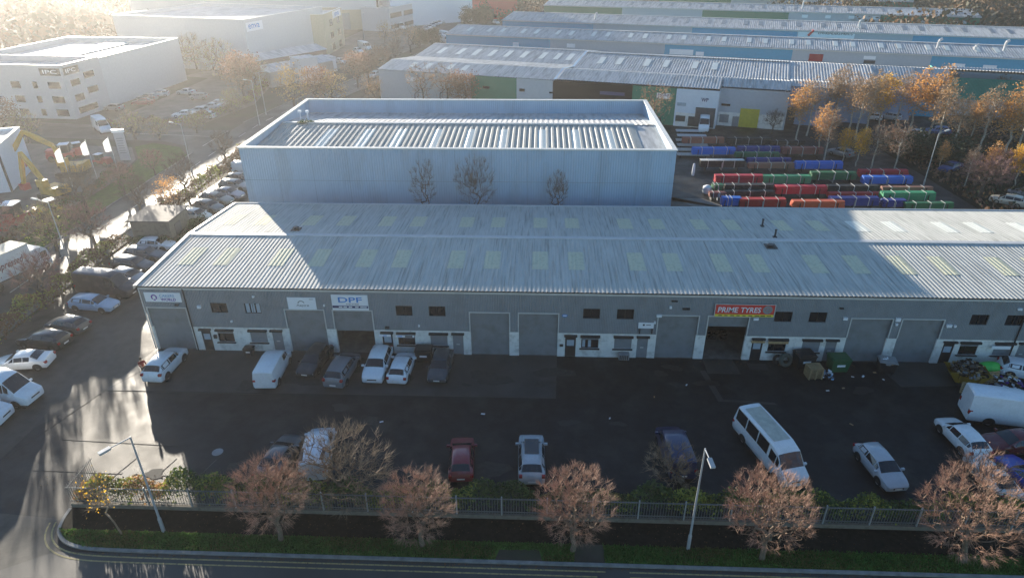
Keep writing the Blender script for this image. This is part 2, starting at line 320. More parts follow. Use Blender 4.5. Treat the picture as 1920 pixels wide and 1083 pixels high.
while y < 200:
    for i in range(len(RC)-1):
        if RC[i][1] <= y < RC[i+1][1]:
            t = (y-RC[i][1])/(RC[i+1][1]-RC[i][1]); x = RC[i][0]*(1-t)+RC[i+1][0]*t; t2 = (y+3-RC[i][1])/(RC[i+1][1]-RC[i][1]); x2 = RC[i][0]*(1-t2)+RC[i+1][0]*t2
            b.sweep([(x,y),(x2,y+3)], .12, 0, .012)
    y += 6
b.sweep([(-25.3,64),(-25.1,74)], .15, 0, .01); b.sweep([(-25.3,70),(-44,72.2)], .12, 0, .01); struct('white_line', b, M['wline'])
b = MB(); b.prism([(-27.8,-8),(-25.2,-8),(-25.2,58),(-29,63),(-35,65.5),(-37,63),(-32.5,56),(-30,45),(-29,20)], 0, .09); struct('verge', b, M['grass'])
b = MB(); b.prism([(-29.2,-30),(-29.4,20),(-30.3,45),(-33,56),(-37.5,63),(-110,70),(-140,40),(-140,-30)], 0, .002, sides=False); struct('plant_yard', b, M['gravel'])
b = MB(); b.prism([(-32,80),(-28.5,96),(-34,128),(-52,128),(-52,74.5),(-30,73)], 0, .004, sides=False); b.prism([(-52,74.6),(-52,78),(-110,86),(-110,82)], 0, .002, sides=False); struct('car_park', b, M['gravel'])
b = MB(); b.prism([(-26,130),(-10,160),(-2,200),(10,240),(-10,262),(-34,225),(-36,190),(-60,128),(-40,122)], 0, .004, sides=False); struct('forecourt', b, M['gravel'])
b = MB(); b.prism([(50,22.6),(110,22.6),(110,32),(93,34),(92,70),(110,74),(110,90),(55,110),(48,95),(50,60)], 0, .004, sides=False); struct('storage_yard', b, M['asphalt'])
b = MB(); b.prism([(50.1,40),(57,40),(60,36),(58,33),(52,41)], .004, .008, sides=False); struct('concrete_strip', b, M['path'])
b = MB(); b.prism([(93,34),(140,28),(190,40),(190,84),(128,84),(110,80),(92,68)], 0, .03, sides=False); struct('woodland_floor', b, mat('woodland_floor_soil', (.022,.022,.016), .95, var=.6, scale=.4, bump=.9, bscale=5, spec=.1))
b = MB(); b.face([(-60,23.6,.002),(60,23.6,.002),(60,22.4,.002),(-60,22.4,.002)])
# ------------------------------------------------------------------ corrugated sheets
def corr(mb, x0, x1, prof, pitch, h):
    """corrugated sheet: ribs run along y; prof = [(y,z),...]"""
    n = int((x1-x0)/pitch); xs = []
    for i in range(n):
        a = x0+i*pitch
        for t, hh in ((0,0),(.42,0),(.54,h),(.88,h)): xs.append((a+t*pitch, hh))
    xs.append((x1, 0)); base = len(mb.v); k = len(prof)
    for x, hh in xs:
        for (y, z) in prof: mb.v.append((x, y, z+hh))
    for i in range(len(xs)-1):
        for j in range(k-1):
            a = base+i*k+j; mb.f.append((a, a+k, a+k+1, a+1)); mb.m.append(mb.cur)
    return mb
def wall(mb, x0, x1, z0, z1, holes, y=0., rev=.25):
    hs = [h for h in holes if h[0] < x1 and h[1] > x0 and h[2] < z1 and h[3] > z0]
    xs = sorted(set([x0, x1]+[max(x0, h[0]) for h in hs]+[min(x1, h[1]) for h in hs]))
    for a, b_ in zip(xs, xs[1:]):
        cov = sorted([(max(z0, h[2]), min(z1, h[3])) for h in hs if h[0] <= a+1e-6 and h[1] >= b_-1e-6]); z = z0
        for c in cov+[(z1, z1)]:
            if c[0] > z+1e-6: mb.face([(a,y,z),(b_,y,z),(b_,y,c[0]),(a,y,c[0])])
            z = max(z, c[1])
    for h in hs:
        a, b_, c, d = h[0], h[1], max(h[2], z0), min(h[3], z1)
        mb.face([(a,y,c),(a,y,d),(a,y+rev,d),(a,y+rev,c)]); mb.face([(b_,y,d),(b_,y,c),(b_,y+rev,c),(b_,y+rev,d)])
        if h[3] <= z1: mb.face([(a,y,d),(b_,y,d),(b_,y+rev,d),(a,y+rev,d)])
        if h[2] >= z0 and c > .05: mb.face([(a,y+rev,c),(b_,y+rev,c),(b_,y,c),(a,y,c)])
# ------------------------------------------------------------------ main terrace of workshops
U = 8.03; NU = 12; TX = U*NU+.1; EZ = 6.4; PZ = 2.45
MT = thing('workshop_terrace', 'long grey clad workshop terrace with white base and corrugated roof across the middle', 'industrial building', (0,0,0))
holes = []; units = []
for k in range(NU):
    b0 = k*U; odd = k % 2 == 0
    f = (lambda a, c, b0=b0: (b0+a, b0+c)) if odd else (lambda a, c, b0=b0: (b0+U-c, b0+U-a))
    u = dict(roll=f(.42,3.78), door=f(4.45,5.38), lw=f(5.85,7.35), uw=f(5.88,7.32))
    if k == 0: u = dict(roll=(.12,3.51), door=(4.3,5.18), lw=(5.77,7.22), uw=(5.76,7.23))
    units.append(u); holes += [(*u['roll'],0,4.33), (*u['door'],0,2.1), (*u['lw'],.92,2.05), (*u['uw'],3.9,4.9)]
b = MB(); wall(b, -.08, TX, PZ, EZ, holes, y=-.03)
b.face([(-.08,20.2,0),(-.08,-.03,0),(-.08,-.03,EZ),(-.08,9.9,6.9),(-.08,20.2,6.02)]); b.face([(TX,-.03,0),(TX,20.2,0),(TX,20.2,6.02),(TX,9.9,6.9),(TX,-.03,EZ)])
b.face([(TX,20.2,0),(-.08,20.2,0),(-.08,20.2,6.02),(TX,20.2,6.02)]); b.build('wall_cladding', M['clad'], MT)
rls = sorted(u['roll'] for u in units); edges = [-.08]+[q for u in rls for q in u]+[TX]
for a, c in zip(edges[::2], edges[1::2]):
    b = MB(); wall(b, a, c, 0, PZ, [h for h in holes if h[0] > a-.01 and h[1] < c+.01 and h[3] < PZ], y=0); 
    for xx, ok in ((a, a > 0), (c, c < TX-1)):
        if ok: b.face([(xx,0,0),(xx,0,PZ),(xx,.25,PZ),(xx,.25,0)])
    b.build('rendered_base', M['render'], MT)
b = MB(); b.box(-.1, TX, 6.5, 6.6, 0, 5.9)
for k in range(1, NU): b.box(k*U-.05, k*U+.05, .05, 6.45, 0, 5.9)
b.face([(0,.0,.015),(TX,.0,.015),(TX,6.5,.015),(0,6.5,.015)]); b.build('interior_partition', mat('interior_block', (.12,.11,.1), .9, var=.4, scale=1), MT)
RF = lambda y: 6.55+(y+.25)*.43/10.15
RB = lambda y: 6.98-(y-9.9)*.85/10.5
b = MB(); corr(b, -.25, TX+.2, [(-.24,RF(-.24)),(3.3,RF(3.3)),(6.8,RF(6.8)),(9.9,RF(9.9))], .36, .024); b.build('front_roof_slope', M['roof'], MT)
b = MB(); corr(b, -.25, TX+.2, [(9.9,RB(9.9)),(14,RB(14)),(18,RB(18)),(20.5,RB(20.5))], .36, .024); b.build('rear_roof_slope', M['roof'], MT)
b = MB(); b.box(-.3, TX+.2, 9.65, 10.2, 6.97, 7.06); b.build('ridge_cap', M['ridge'], MT)
b = MB(); b.box(-.12, TX+.1, -.14, -.035, 6.2, 6.46); b.build('fascia', M['trim'], MT)
b = MB(); b.box(-.12, TX+.1, -.24, -.141, 6.44, 6.545); b.build('gutter', M['gutter'], MT)
b = MB(); b.tube((-.3,20.55,6.15), (TX,20.55,6.15), .09, .09, 6); b.build('rear_gutter', M['ridge'], MT)
b = MB()
for y0, y1, z0, z1 in ((-.26,9.9,6.62,7.05),(9.9,20.5,7.05,6.2)):
    b.face([(-.42,y0,z0),(-.1,y0,z0+.04),(-.1,y1,z1+.04),(-.42,y1,z1)]); b.face([(-.42,y0,z0-.35),(-.42,y0,z0),(-.42,y1,z1),(-.42,y1,z1-.35)])
b.build('verge_flashing', M['ridge'], MT)
for x in (3.72, 8.6, 74.35, 90):
    if x == 8.6: continue
    b = MB(); b.tube((x,-.12,.1), (x,-.12,6.3), .06, .06, 6); b.build('drainpipe', M['gutter'], MT)
b = MB(); b.tube((-.14,-.1,.1), (-.14,-.1,6.3), .06, .06, 6); b.build('drainpipe', M['trim'], MT)
# rooflights, two to a unit on each slope
for k in range(NU):
    for xx in (k*U+2.35, k*U+5.7):
        x = xx+ (.35 if k % 2 else -.1)
        x = -.25+.36*round((x+.25)/.36); b = MB(); corr(b, x-.72, x+.72, [(3.6,RF(3.6)+.02),(7.0,RF(7.0)+.02)], .36, .024); b.build('rooflight', M['skyl'], MT)
        b = MB(); corr(b, x-.72, x+.72, [(12.9,RB(12.9)+.02),(16.2,RB(16.2)+.02)], .36, .024); b.build('rooflight', M['skyb'] if k >= 8 else M['skyl'], MT)
dl = {0:'grey roller shutter of the corner unit', 2:'half raised grey roller shutter above a dark opening', 6:'raised grey roller shutter above a cluttered tyre bay'}
for k, u in enumerate(units):
    a, c = u['roll']; lo = {2:2.35, 6:3.4}.get(k, .02)
    b = MB(); b.face([(a,.14,lo),(c,.14,lo),(c,.14,4.33),(a,.14,4.33)])
    if lo > 1: b.box(a+.02, c-.02, .10, .18, lo-.1, lo)
    o = b.build('roller_shutter', M['shutter'], MT)
    if k in dl: o['label'] = dl[k]
    b = MB(); b.box(a-.09, a, -.09, -.035, 2.5, 4.33); b.box(c, c+.09, -.09, -.035, 2.5, 4.33); b.box(a-.09, c+.09, -.09, -.035, 4.33, 4.42); b.build('door_frame', M['trim'], MT)
    # upper window
    a, c = u['uw']; fr = MB(); 
    for x0, x1, z0, z1 in ((a,c,3.9,3.95),(a,c,4.85,4.9),(a,a+.05,3.95,4.85),(c-.05,c,3.95,4.85),((a+c)/2-.02,(a+c)/2+.02,3.95,4.85)): fr.box(x0,x1,.05,.1,z0,z1)
    fo = fr.build('upper_window', M['dark'], MT)
    b = MB(); b.face([(a,.12,3.9),(c,.12,3.9),(c,.12,4.9),(a,.12,4.9)]); b.build('pane', M['glass'], fo)
    if k == 1:
        for i in range(3): b = MB(); b.box(a+.1+i*.46, a+.42+i*.46, .06, .1, 3.97, 4.83); b.build('blind', M['glassl'], fo)
    # lower window
    a, c = u['lw']; sh = k in (1,3,5,7,9)
    b = MB(); b.box(a-.15, c+.1, -.16, -.01, .84, .92); fo = b.build('window_sill', M['dark'], MT)
    if sh:
        b = MB(); b.face([(a,.04,.92),(c,.04,.92),(c,.04,2.05),(a,.04,2.05)]); b.build('window_shutter', M['shutd'], MT)
    else:
        b = MB()
        for x0, x1, z0, z1 in ((a,c,.92,.98),(a,c,1.75,1.8),(a,a+.05,.98,1.75),(c-.05,c,.98,1.75),(a+.5,a+.55,.98,1.75)): b.box(x0,x1,.05,.1,z0,z1)
        fo = b.build('lower_window', M['dark'], MT)
        b = MB(); b.face([(a,.12,.92),(c,.12,.92),(c,.12,2.05),(a,.12,2.05)]); b.build('pane', M['glass'], fo)
        if k == 4: b = MB(); b.box(a+.1, a+.35, .08, .1, 1.0, 1.7); b.box(a+.6, a+.85, .08, .1, 1.0, 1.7); b.build('blind', M['glassl'], fo)
        b = MB(); b.face([(a,.03,1.78),(c,.03,1.78),(c,.03,2.05),(a,.03,2.05)]); b.build('rolled_shutter', M['shutd'], MT)
    b = MB(); b.box(a-.1, c+.1, -.22, -.01, 2.08, 2.26); b.build('shutter_box', M['blackp'] if k > 1 else M['dark'], MT)
    a, c = u['door']
    b = MB(); b.box(a-.1, c+.1, -.22, -.01, 2.12, 2.28); b.build('shutter_box', M['dark'], MT)
    b = MB(); b.face([(a,.06,0),(c,.06,0),(c,.06,2.1),(a,.06,2.1)]); 
    o = b.build('office_door', M['shutd'] if sh else M['dark'], MT)
    if not sh:
        b = MB(); b.face([(a+.15,.05,1.1),(c-.15,.05,1.1),(c-.15,.05,1.7),(a+.15,.05,1.7)]); b.build('door_glass', M['glassl'], o)
    else: b = MB(); b.box(a+.3, a+.6, .03, .055, 1.0, 1.1); b.build('handle', M['trim'], o)
# small fittings
for nm, x, z, wd, ht, mt in (('alarm_box',4.65,4.4,.3,.25,'white'),('alarm_box',9.7,5.55,.16,.16,'white'),('flood_light',7.3,3.05,.16,.14,'white'),('alarm_box',45.2,5.1,.18,.2,'white'),('alarm_box',59.7,4.25,.35,.22,'white'),('flood_light',64.0,4.2,.4,.3,'white'),('flood_light',64.1,3.8,.18,.18,'white'),('alarm_box',68.3,3.7,.42,.25,'white'),('alarm_box',68.9,3.72,.18,.18,'white'),('flood_light',52.3,4.1,.42,.22,'white'),('flood_light',46.3,5.0,.6,.14,'dark'),('bracket_light',45.3,5.75,.5,.1,'dark'),('flood_light',20.9,2.65,.35,.2,'dark'),('alarm_box',23.8,2.9,.14,.16,'white'),('vent_box',59.2,5.3,.3,.1,'dark'),('bracket_light',73.5,5.45,.35,.16,'white'),('plaque',36.05,2.0,.0,.0,'white'),('letter_box',5.45,1.35,.26,.34,'blackp'),('plaque',36.1,1.15,.3,.16,'dark'),('alarm_box',15.75,4.8,.12,.14,'white'),('bracket_light',2.7,4.62,.3,.12,'dark'),('plaque',44.2,4.25,.42,.2,'white'),('alarm_box',44.05,3.6,.14,.18,'white')):
    if wd: b = MB(); b.box(x, x+wd, -.2, -.035, z, z+ht); b.build(nm, M[mt], MT)
# roof flues
for u, v, h, r in ((555,428,.25,.22),(1430,418,.75,.09),(1453,443,.75,.09),(1445,461,.18,.25)):
    p = G(u, v, 7.0); z = RF(p.y) if p.y < 9.9 else RB(p.y)
    b = MB(); b.tube((p.x,p.y,z), (p.x,p.y,z+h), r, r*.95, 10); b.tube((p.x,p.y,z+h), (p.x,p.y,z+h+.08), r*1.5, r*1.1, 10); b.box(p.x-r*2,p.x+r*2,p.y-r*2,p.y+r*2,z+.0,z+.1); b.build('roof_flue', M['dark'], MT)
# clutter inside the tyre bay and the exhaust bay
t = thing('tyre_pile', 'pile of used tyres stacked inside the open tyre bay', 'tyres', (50.4,3.4,.02)); rg = random.Random(3)
for i in range(9):
    b = MB(); x = (i % 3)*.75-.8; z = (i//3)*.24; b.lathe([(.2,z),(.33,z),(.36,z+.11),(.33,z+.22),(.2,z+.22)], 12, (x+rg.uniform(-.1,.1), rg.uniform(-.2,.2))); b.build('tyre', M['tyre'], t, smooth=True)
# ------------------------------------------------------------------ signs on the terrace
def board(name, label, x0, x1, z0, z1, mt='white', y=-.12):
    t = thing(name, label, 'sign', (0,0,0)); b = MB(); b.box(x0, x1, y, y+.07, z0, z1); b.build('board', M[mt], t); return t
t = board('shop_sign', 'white CAKERS WORLD sign board over the corner roller shutter', .22, 3.4, 4.97, 5.88)
text('CAKERS', 1.55, 5.45, 1.3, .28, M['pale'], t, y=-.13); text('WORLD', 1.6, 5.08, 1.32, .28, M['purple'], t, y=-.13)
b = MB(); ringm(b, 1.05, 5.43, .27, .12, -.135, -50, 230); b.box(.96,1.14,-.135,-.122,5.12,5.24); b.build('logo', M['purple'], t)
t = board('shop_sign', 'white sign board with grey arc logo over the second roller shutter', 12.67, 15.12, 4.45, 5.6)
b = MB(); ringm(b, 13.85, 5.0, .32, .09, -.135, 20, 170); b.build('logo', M['grey'], t); text('Aspire', 13.4, 4.7, 1.1, .26, M['grey'], t, y=-.13); 
b = MB(); b.box(14.6,14.95,-.135,-.122,5.42,5.47); b.build('small_print', M['grey'], t)
t = board('shop_sign', 'white and navy DPF CENTRE sign board over the half open shutter', 16.52, 19.65, 4.45, 5.92)
text('DPF', 17.1, 5.2, 2.05, .5, M['sky'], t, y=-.13); text('CENTRE', 17.75, 4.98, 1.1, .12, M['grey'], t, y=-.13)
b = MB(); b.box(16.55,19.62,-.15,-.125,4.66,4.88); b.build('navy_band', M['navy'], t)
b = MB(); rg = random.Random(4)
for x0 in (17.1,17.5,17.95,18.5,18.95,19.2): b.box(x0, x0+.3, -.165, -.152, 4.72, 4.82)
b.build('small_print', M['white'], t)
t = thing('shop_sign', 'red and yellow PRIME TYRES sign board over the open bay', 'sign')
b = MB(); b.box(48.97,53.9,-.2,-.13,4.45,5.62); b.build('board', M['red'], t); b = MB(); b.box(49.0,53.87,-.215,-.205,4.46,4.68); b.build('yellow_strip', M['ylw'], t)
b = MB(); b.box(48.93,53.94,-.22,-.19,5.6,5.66); b.box(48.93,48.99,-.22,-.19,4.45,5.6); b.box(53.88,53.94,-.22,-.19,4.45,5.6); b.build('sign_border', M['trim'], t)
text('PRIME', 49.2, 4.86, 1.68, .5, M['white'], t, y=-.22, ital=.1); text('TYRES', 51.1, 4.86, 1.65, .5, M['white'], t, y=-.22, ital=.1)
b = MB(); ringm(b, 53.3, 5.15, .4, .2, -.225); ringm(b, 53.3, 5.15, .17, .17, -.225); b.build('tyre_picture', M['grey'], t)
b = MB()
for i in range(9): b.box(49.3+i*.5, 49.3+i*.5+rg.uniform(.25,.42), -.232, -.22, 4.53, 4.6)
b.build('small_print', M['dark'], t)
t = board('shop_sign', 'small white sign on two dark brackets with a black dot, left of sixth shutter', 42.75, 44.05, 3.1, 3.65)
b = MB(); b.box(42.85,42.93,-.2,-.04,2.6,3.1); b.box(43.9,43.98,-.2,-.04,2.6,3.1); b.build('bracket', M['dark'], t)
b = MB(); ringm(b, 43.2, 3.45, .09, .09, -.135, n=12); b.box(43.4,43.8,-.135,-.122,3.42,3.47); b.build('logo', M['dark'], t)
t = thing('unit_plaque', 'small blue oval unit plaque beside the fifth roller shutter', 'sign'); b = MB(); ringm(b, 36.45, 4.2, .24, .24, -.06, sz=.6); b.build('plaque', M['sky'], t); b = MB(); b.box(36.3,36.6,-.08,-.065,4.15,4.25); b.build('small_print', M['white'], t)
t = thing('fascia_sign', 'white strip sign over the office door beside the exhaust centre', 'sign'); b = MB(); b.box(20.3,21.35,-.26,-.23,1.9,2.12); b.build('board', M['white'], t); text('DPF', 20.7,1.95,.3,.11,M['sky'],t,y=-.27)
t = thing('fascia_sign', 'white strip sign with a black panel over the window of the exhaust centre', 'sign'); b = MB(); b.box(21.75,23.4,-.26,-.23,1.85,2.08); b.build('board', M['white'], t); text('DPF', 21.95,1.9,.4,.12,M['sky'],t,y=-.27); b = MB(); b.box(22.6,23.25,-.275,-.262,1.89,2.05); b.build('panel', M['dark'], t)
t = thing('fascia_board', 'bare timber board over the dark office door of the tyre bay', 'board'); b = MB(); b.box(52.45,53.6,-.26,-.23,1.9,2.1); b.build('board', M['wood'], t)
t = thing('fascia_board', 'bare timber board over the window of the tyre shop', 'board'); b = MB(); b.box(53.9,55.6,-.26,-.23,1.85,2.08); b.build('board', M['wood'], t)
t = thing('fascia_sign', 'blank white strip sign over the window left of the far drainpipe', 'sign'); b = MB(); b.box(72.55,74.1,-.26,-.23,1.7,2.0); b.build('board', M['white'], t)
# ------------------------------------------------------------------ big pale blue building behind
BX0, BX1, BY0, BY1, BH = -.84, 49.65, 25.4, 50.9, 11.05
BB = thing('blue_warehouse', 'tall pale blue warehouse with parapet and ribbed roof behind the workshop terrace', 'warehouse', (0,0,0))
b = MB(); b.face([(BX0,BY0,0),(BX1,BY0,0),(BX1,BY0,BH),(BX0,BY0,BH)]); b.face([(BX1,BY0,0),(BX1,BY1,0),(BX1,BY1,BH),(BX1,BY0,BH)]); b.face([(BX1,BY1,0),(BX0,BY1,0),(BX0,BY1,BH),(BX1,BY1,BH)]); b.face([(BX0,BY1,0),(BX0,BY0,0),(BX0,BY0,BH),(BX0,BY1,BH)])
i_ = .35
b.face([(BX0+i_,BY0+i_,BH),(BX1-i_,BY0+i_,BH),(BX1-i_,BY0+i_,9),(BX0+i_,BY0+i_,9)]); b.face([(BX1-i_,BY0+i_,BH),(BX1-i_,BY1-i_,BH),(BX1-i_,BY1-i_,8.5),(BX1-i_,BY0+i_,8.5)]); b.face([(BX1-i_,BY1-i_,BH),(BX0+i_,BY1-i_,BH),(BX0+i_,BY1-i_,8),(BX1-i_,BY1-i_,8)]); b.face([(BX0+i_,BY1-i_,BH),(BX0+i_,BY0+i_,BH),(BX0+i_,BY0+i_,8.5),(BX0+i_,BY1-i_,8.5)])
b.build('wall', M['blue'], BB)
b = MB(); c_ = .3
for x0,x1,y0,y1 in ((BX0-.1,BX1+.1,BY0-.1,BY0+c_+.15),(BX0-.1,BX1+.1,BY1-c_-.15,BY1+.1),(BX0-.1,BX0+c_+.15,BY0+c_+.15,BY1-c_-.15),(BX1-c_-.15,BX1+.1,BY0+c_+.15,BY1-c_-.15)): b.box(x0,x1,y0,y1,BH,BH+.14)
b.build('parapet_coping', M['coping'], BB)
b = MB(); corr(b, BX0+.4, BX1-3.2, [(BY0+.4,9.95),(38.6,10.6)], .7, .09); b.build('front_roof_slope', M['roof2'], BB)
b = MB(); corr(b, BX0+.4, BX1-.4, [(38.6,10.6),(BY1-2.2,9.3)], .7, .05); b.build('rear_roof_slope', M['roof3'], BB)
b = MB(); b.box(BX0+.5, BX1-3.2, 38.35, 38.85, 10.62, 10.8); b.build('ridge_cap', M['ridge'], BB)
b = MB(); b.face([(BX1-3.2,BY0+.36,9.9),(BX1-.36,BY0+.36,9.9),(BX1-.36,38.6,10.55),(BX1-3.2,38.6,10.55)]); b.face([(BX0+.4,BY1-2.2,9.2),(BX1-.4,BY1-2.2,9.2),(BX1-.4,BY1-.36,9.2),(BX0+.4,BY1-.36,9.2)]); b.build('flat_margin', M['roof3'], BB)
for i in range(9):
    x = 6.9+i*4.45; zz = lambda y: 9.95+(y-25.8)*(.65/12.8)
    x = BX0+.4+.7*round((x-BX0-.4)/.7); b = MB(); corr(b, x, x+1.4, [(28.6,zz(28.6)+.02),(36.2,zz(36.2)+.02)], .7, .09); b.build('rooflight', M['skyb'], BB)
for u, v in ((563,218),(577,218)):
    p = G(u, v, 10.5); b = MB(); b.tube((p.x,p.y,9.6), (p.x,p.y,11.0), .1, .1, 8); b.box(p.x-.2,p.x+.2,p.y-.2,p.y+.2,11.0,11.3); b.build('roof_vent', M['white'], BB)
for u, v in ((566,231),(580,230)):
    p = G(u, v, 10.7); b = MB(); rg = random.Random(int(u))
    for k in range(120): b.leaf((p.x+rg.gauss(0,.35), p.y+rg.gauss(0,.2), 10.7+abs(rg.gauss(0,.15))), .2, rg)
    b.build('moss_clump', M['lfg'], BB)
b = MB()
for k in range(1, 12): b.box(BX0+k*4.2-.015, BX0+k*4.2+.015, BY0-.012, BY0-.002, .1, BH-.1)
b.box(BX0, BX1, BY0-.014, BY0-.004, 7.2, 7.24); b.build('panel_joints', mat('joint_sealant', (.17,.23,.3), .7), BB)
# small hut on the left
HP = [G(250,455), G(350,428)]
t = thing('substation_hut', 'small flat roofed brick hut beside the estate road hedge', 'hut', (-14.6,22.3,0))
b = MB(); b.box(.15,4.85,.15,4.8,0,3.0); b.build('wall', M['wallc'], t); b = MB(); b.box(-.15,5.1,-.2,5.1,3.0,3.16); b.build('roof', mat('felt_roof', (.1,.09,.085), .8, var=.2), t); b = MB(); b.box(4.86,4.9,1.2,2.6,.02,2.2); b.build('door', M['ddoor'], t)
# ------------------------------------------------------------------ terraces of units behind (local frame: x along the row, y away)
TA = -R(17); UV = Vector((math.cos(TA), math.sin(TA), 0)); NV = Vector((-math.sin(TA), math.cos(TA), 0)); TO = Vector((-.8, 98.5, 0))
def sd_(p): q = p-TO; return q.dot(UV), q.dot(NV)
def Ss(u, v, z): return sd_(G(u, v, z))[0]
def row(name, label, d0, s0, s1, ez, rz, dep, segs, sky='skyb', nsky=0, signs=(), pitch=.55):
    t = thing(name, label, 'industrial building', TO+NV*d0, TA, 'parallel terraces of industrial units in the background')
    for a, c, mt in segs:
        b = MB(); b.face([(a,0,0),(c,0,0),(c,0,ez),(a,0,ez)]); b.build('wall_cladding', M[mt], t)
    b = MB(); b.face([(s0,dep*2,0),(s0,0,0),(s0,0,ez),(s0,dep,rz),(s0,dep*2,ez)]); b.face([(s1,0,0),(s1,dep*2,0),(s1,dep*2,ez),(s1,dep,rz),(s1,0,ez)]); b.face([(s1,dep*2,0),(s0,dep*2,0),(s0,dep*2,ez),(s1,dep*2,ez)]); b.build('end_wall', M[segs[0][2]], t)
    b = MB(); corr(b, s0-.2, s1+.2, [(-.25,ez+.08),(dep,rz+.1)], pitch, .07); b.build('front_roof_slope', M['roof3'], t)
    b = MB(); corr(b, s0-.2, s1+.2, [(dep,rz+.1),(dep*2+.25,ez+.08)], pitch, .07); b.build('rear_roof_slope', M['roof3'], t)
    b = MB(); b.box(s0-.2, s1+.2, dep-.4, dep+.4, rz+.16, rz+.25); b.build('ridge_cap', M['ridge'], t)
    b = MB(); b.box(s0-.2, s1+.2, -.35, -.05, ez-.2, ez+.06); b.build('eaves_trim', M['trim'], t)
    sl = (rz-ez)/dep
    for k in range(nsky):
        x = s0+5+k*(s1-s0-8)/nsky+(1.2 if k % 2 else 0)
        b = MB(); y0 = dep*.35; y1 = dep*.78; b.box(x, x+1.1, y0, y1, 0, .05, Matrix.Shear('XY', 4, (0, 0)) if 0 else None)
        for i, p in enumerate(b.v): b.v[i] = (p[0], p[1], p[2]+ez+.17+p[1]*sl)
        b.build('rooflight', M[sky], t)
    return t
def W(t, x0, x1, z0, z1, mt='glass', name='window', y=-.06):
    b = MB(); b.box(x0, x1, y, y+.05, z0, z1); return b.build(name, M[mt], t)
# second row back (teal blue / grey)
e = 6.5; d2 = sd_(G(836,64,e))[1]; X = [Ss(836,64,e), Ss(1033,72,e), Ss(1248,81,e), Ss(1487,91,e), Ss(1748,103,e), 175]
t = row('industrial_terrace', 'second terrace back, teal blue and grey cladding with a red roller door at its right', d2, X[0], X[-1], e, 7.9, 9.5, [(X[0],X[1],'rblue'),(X[1],X[2],'rgrey'),(X[2],X[3],'rblue'),(X[3],X[4],'rgrey'),(X[4],X[5],'rblue')], 'skyb', 34)
def pxr(t, d, z, u0, v0, u1, v1, mt, name='window', lab=None):
    """rectangle on the front wall of a row seen between two pixels"""
    def hit(u, v):
        r = G(u, v, 0)-CAM; o = TO+NV*d; k = (o-CAM).dot(NV)/r.dot(NV); p = CAM+r*k; return (p-TO).dot(UV), p.z
    a = hit(u0, v0); c = hit(u1, v1); o = W(t, min(a[0],c[0]), max(a[0],c[0]), max(.05, min(a[1],c[1])), max(a[1],c[1]), mt, name, y=-.08)
    if lab: o['label'] = lab
    return o, a, c
pxr(t, d2, e, 1518,101,1541,118,'rdoor','roller_door','red roller door')
for q in ((962,80,973,89),(1063,82,1078,90),(1256,92,1299,104),(1305,97,1319,106),(1620,105,1641,112),(1785,119,1807,130),(1844,122,1867,131)): pxr(t, d2, e, *q, 'white', 'sign_panel')
for q in ((976,91,1010,94),(1060,94,1079,96),(1113,96,1132,100),(1151,98,1177,102),(1220,102,1240,105),(1620,113,1640,120),(1580,119,1603,122),(1712,124,1738,127)): pxr(t, d2, e, *q, 'darkw', 'door_head')
# third row
d3 = sd_(G(942,38,e))[1]; X = [Ss(942,38,e), Ss(1113,44,e), Ss(1298,51,e), Ss(1496,57,e), Ss(1714,66,e), 190]
t = row('industrial_terrace', 'third terrace back, blue and grey cladding with a long white sign strip', d3, X[0], X[-1], e, 7.9, 12, [(X[0],X[1],'rblue'),(X[1],X[2],'rgrey'),(X[2],X[3],'rblue'),(X[3],X[4],'rgrey'),(X[4],X[5],'rblue')], 'skyd', 34)
o, a, c = pxr(t, d3, e, 1497,60,1601,73,'white','sign_panel')
x0, x1 = min(a[0],c[0]), max(a[0],c[0]); z0 = min(a[1], c[1]); text('EWI-RENDERS-PAINTS', x0+(x1-x0)*.36, z0+.9, (x1-x0)*.6, .75, M['dark'], t, y=-.12)
b = MB(); b.tube((x0+2.9,-.2,z0+.4), (x0+4.2,-.2,z0+2.0), .35, .35, 10); b.build('red_tube_emblem', M['red'], t)
# fourth row
d4 = sd_(G(1020,10,e))[1]; X = [Ss(1020,10,e), Ss(1165,15,e), Ss(1317,19,e), Ss(1480,23,e), Ss(1655,30,e), Ss(1842,34,e)]
t = row('industrial_terrace', 'fourth terrace back, dark green and grey cladding ending at the woods', d4, X[0], X[-1], e, 7.9, 10, [(X[0],X[1],'rgreen'),(X[1],X[2],'rgrey'),(X[2],X[3],'rgreen'),(X[3],X[4],'rgrey'),(X[4],X[5],'rgreen')], 'skyd', 26)
for q in ((1504,28,1514,34),(1548,29,1557,35),(1592,30,1601,36),(1636,31,1646,37),(1720,38,1736,43),(1793,39,1812,45)): pxr(t, d4, e, *q, 'white', 'sign_panel')
d5 = d4+56
t = row('industrial_terrace', 'farthest terrace, green and pale blue cladding at the top edge', d5, 30, 135, 6.5, 7.9, 10, [(30,62,'rgreen'),(62,84,'rgrey'),(84,112,'rwhite'),(112,135,'rgreen')])
# roof flues on the rows
for (d, s, h) in ((d2,118,2.0),(d2,132,2.2),(d2,126,1),(d3,24,1.6),(d3,104,2),(d4,90,2.5)):
    p = TO+NV*(d+5)+UV*s; t = thing('roof_extract', 'metal extract stack on a background terrace roof, '+('left one on the second row','right one on the second row','short middle one on the second row','left one on the third row','right one on the third row','on the fourth row')[[118,132,126,24,104,90].index(s)], 'roof vent', (p.x,p.y,7.2), 0, 'metal extract stacks on the background terraces'); b = MB(); b.tube((0,0,0),(0,0,h),.3,.3,8); b.tube((0,0,h),(.6,0,h+.4),.35,.35,8); b.build('flue', M['ridge'], t)
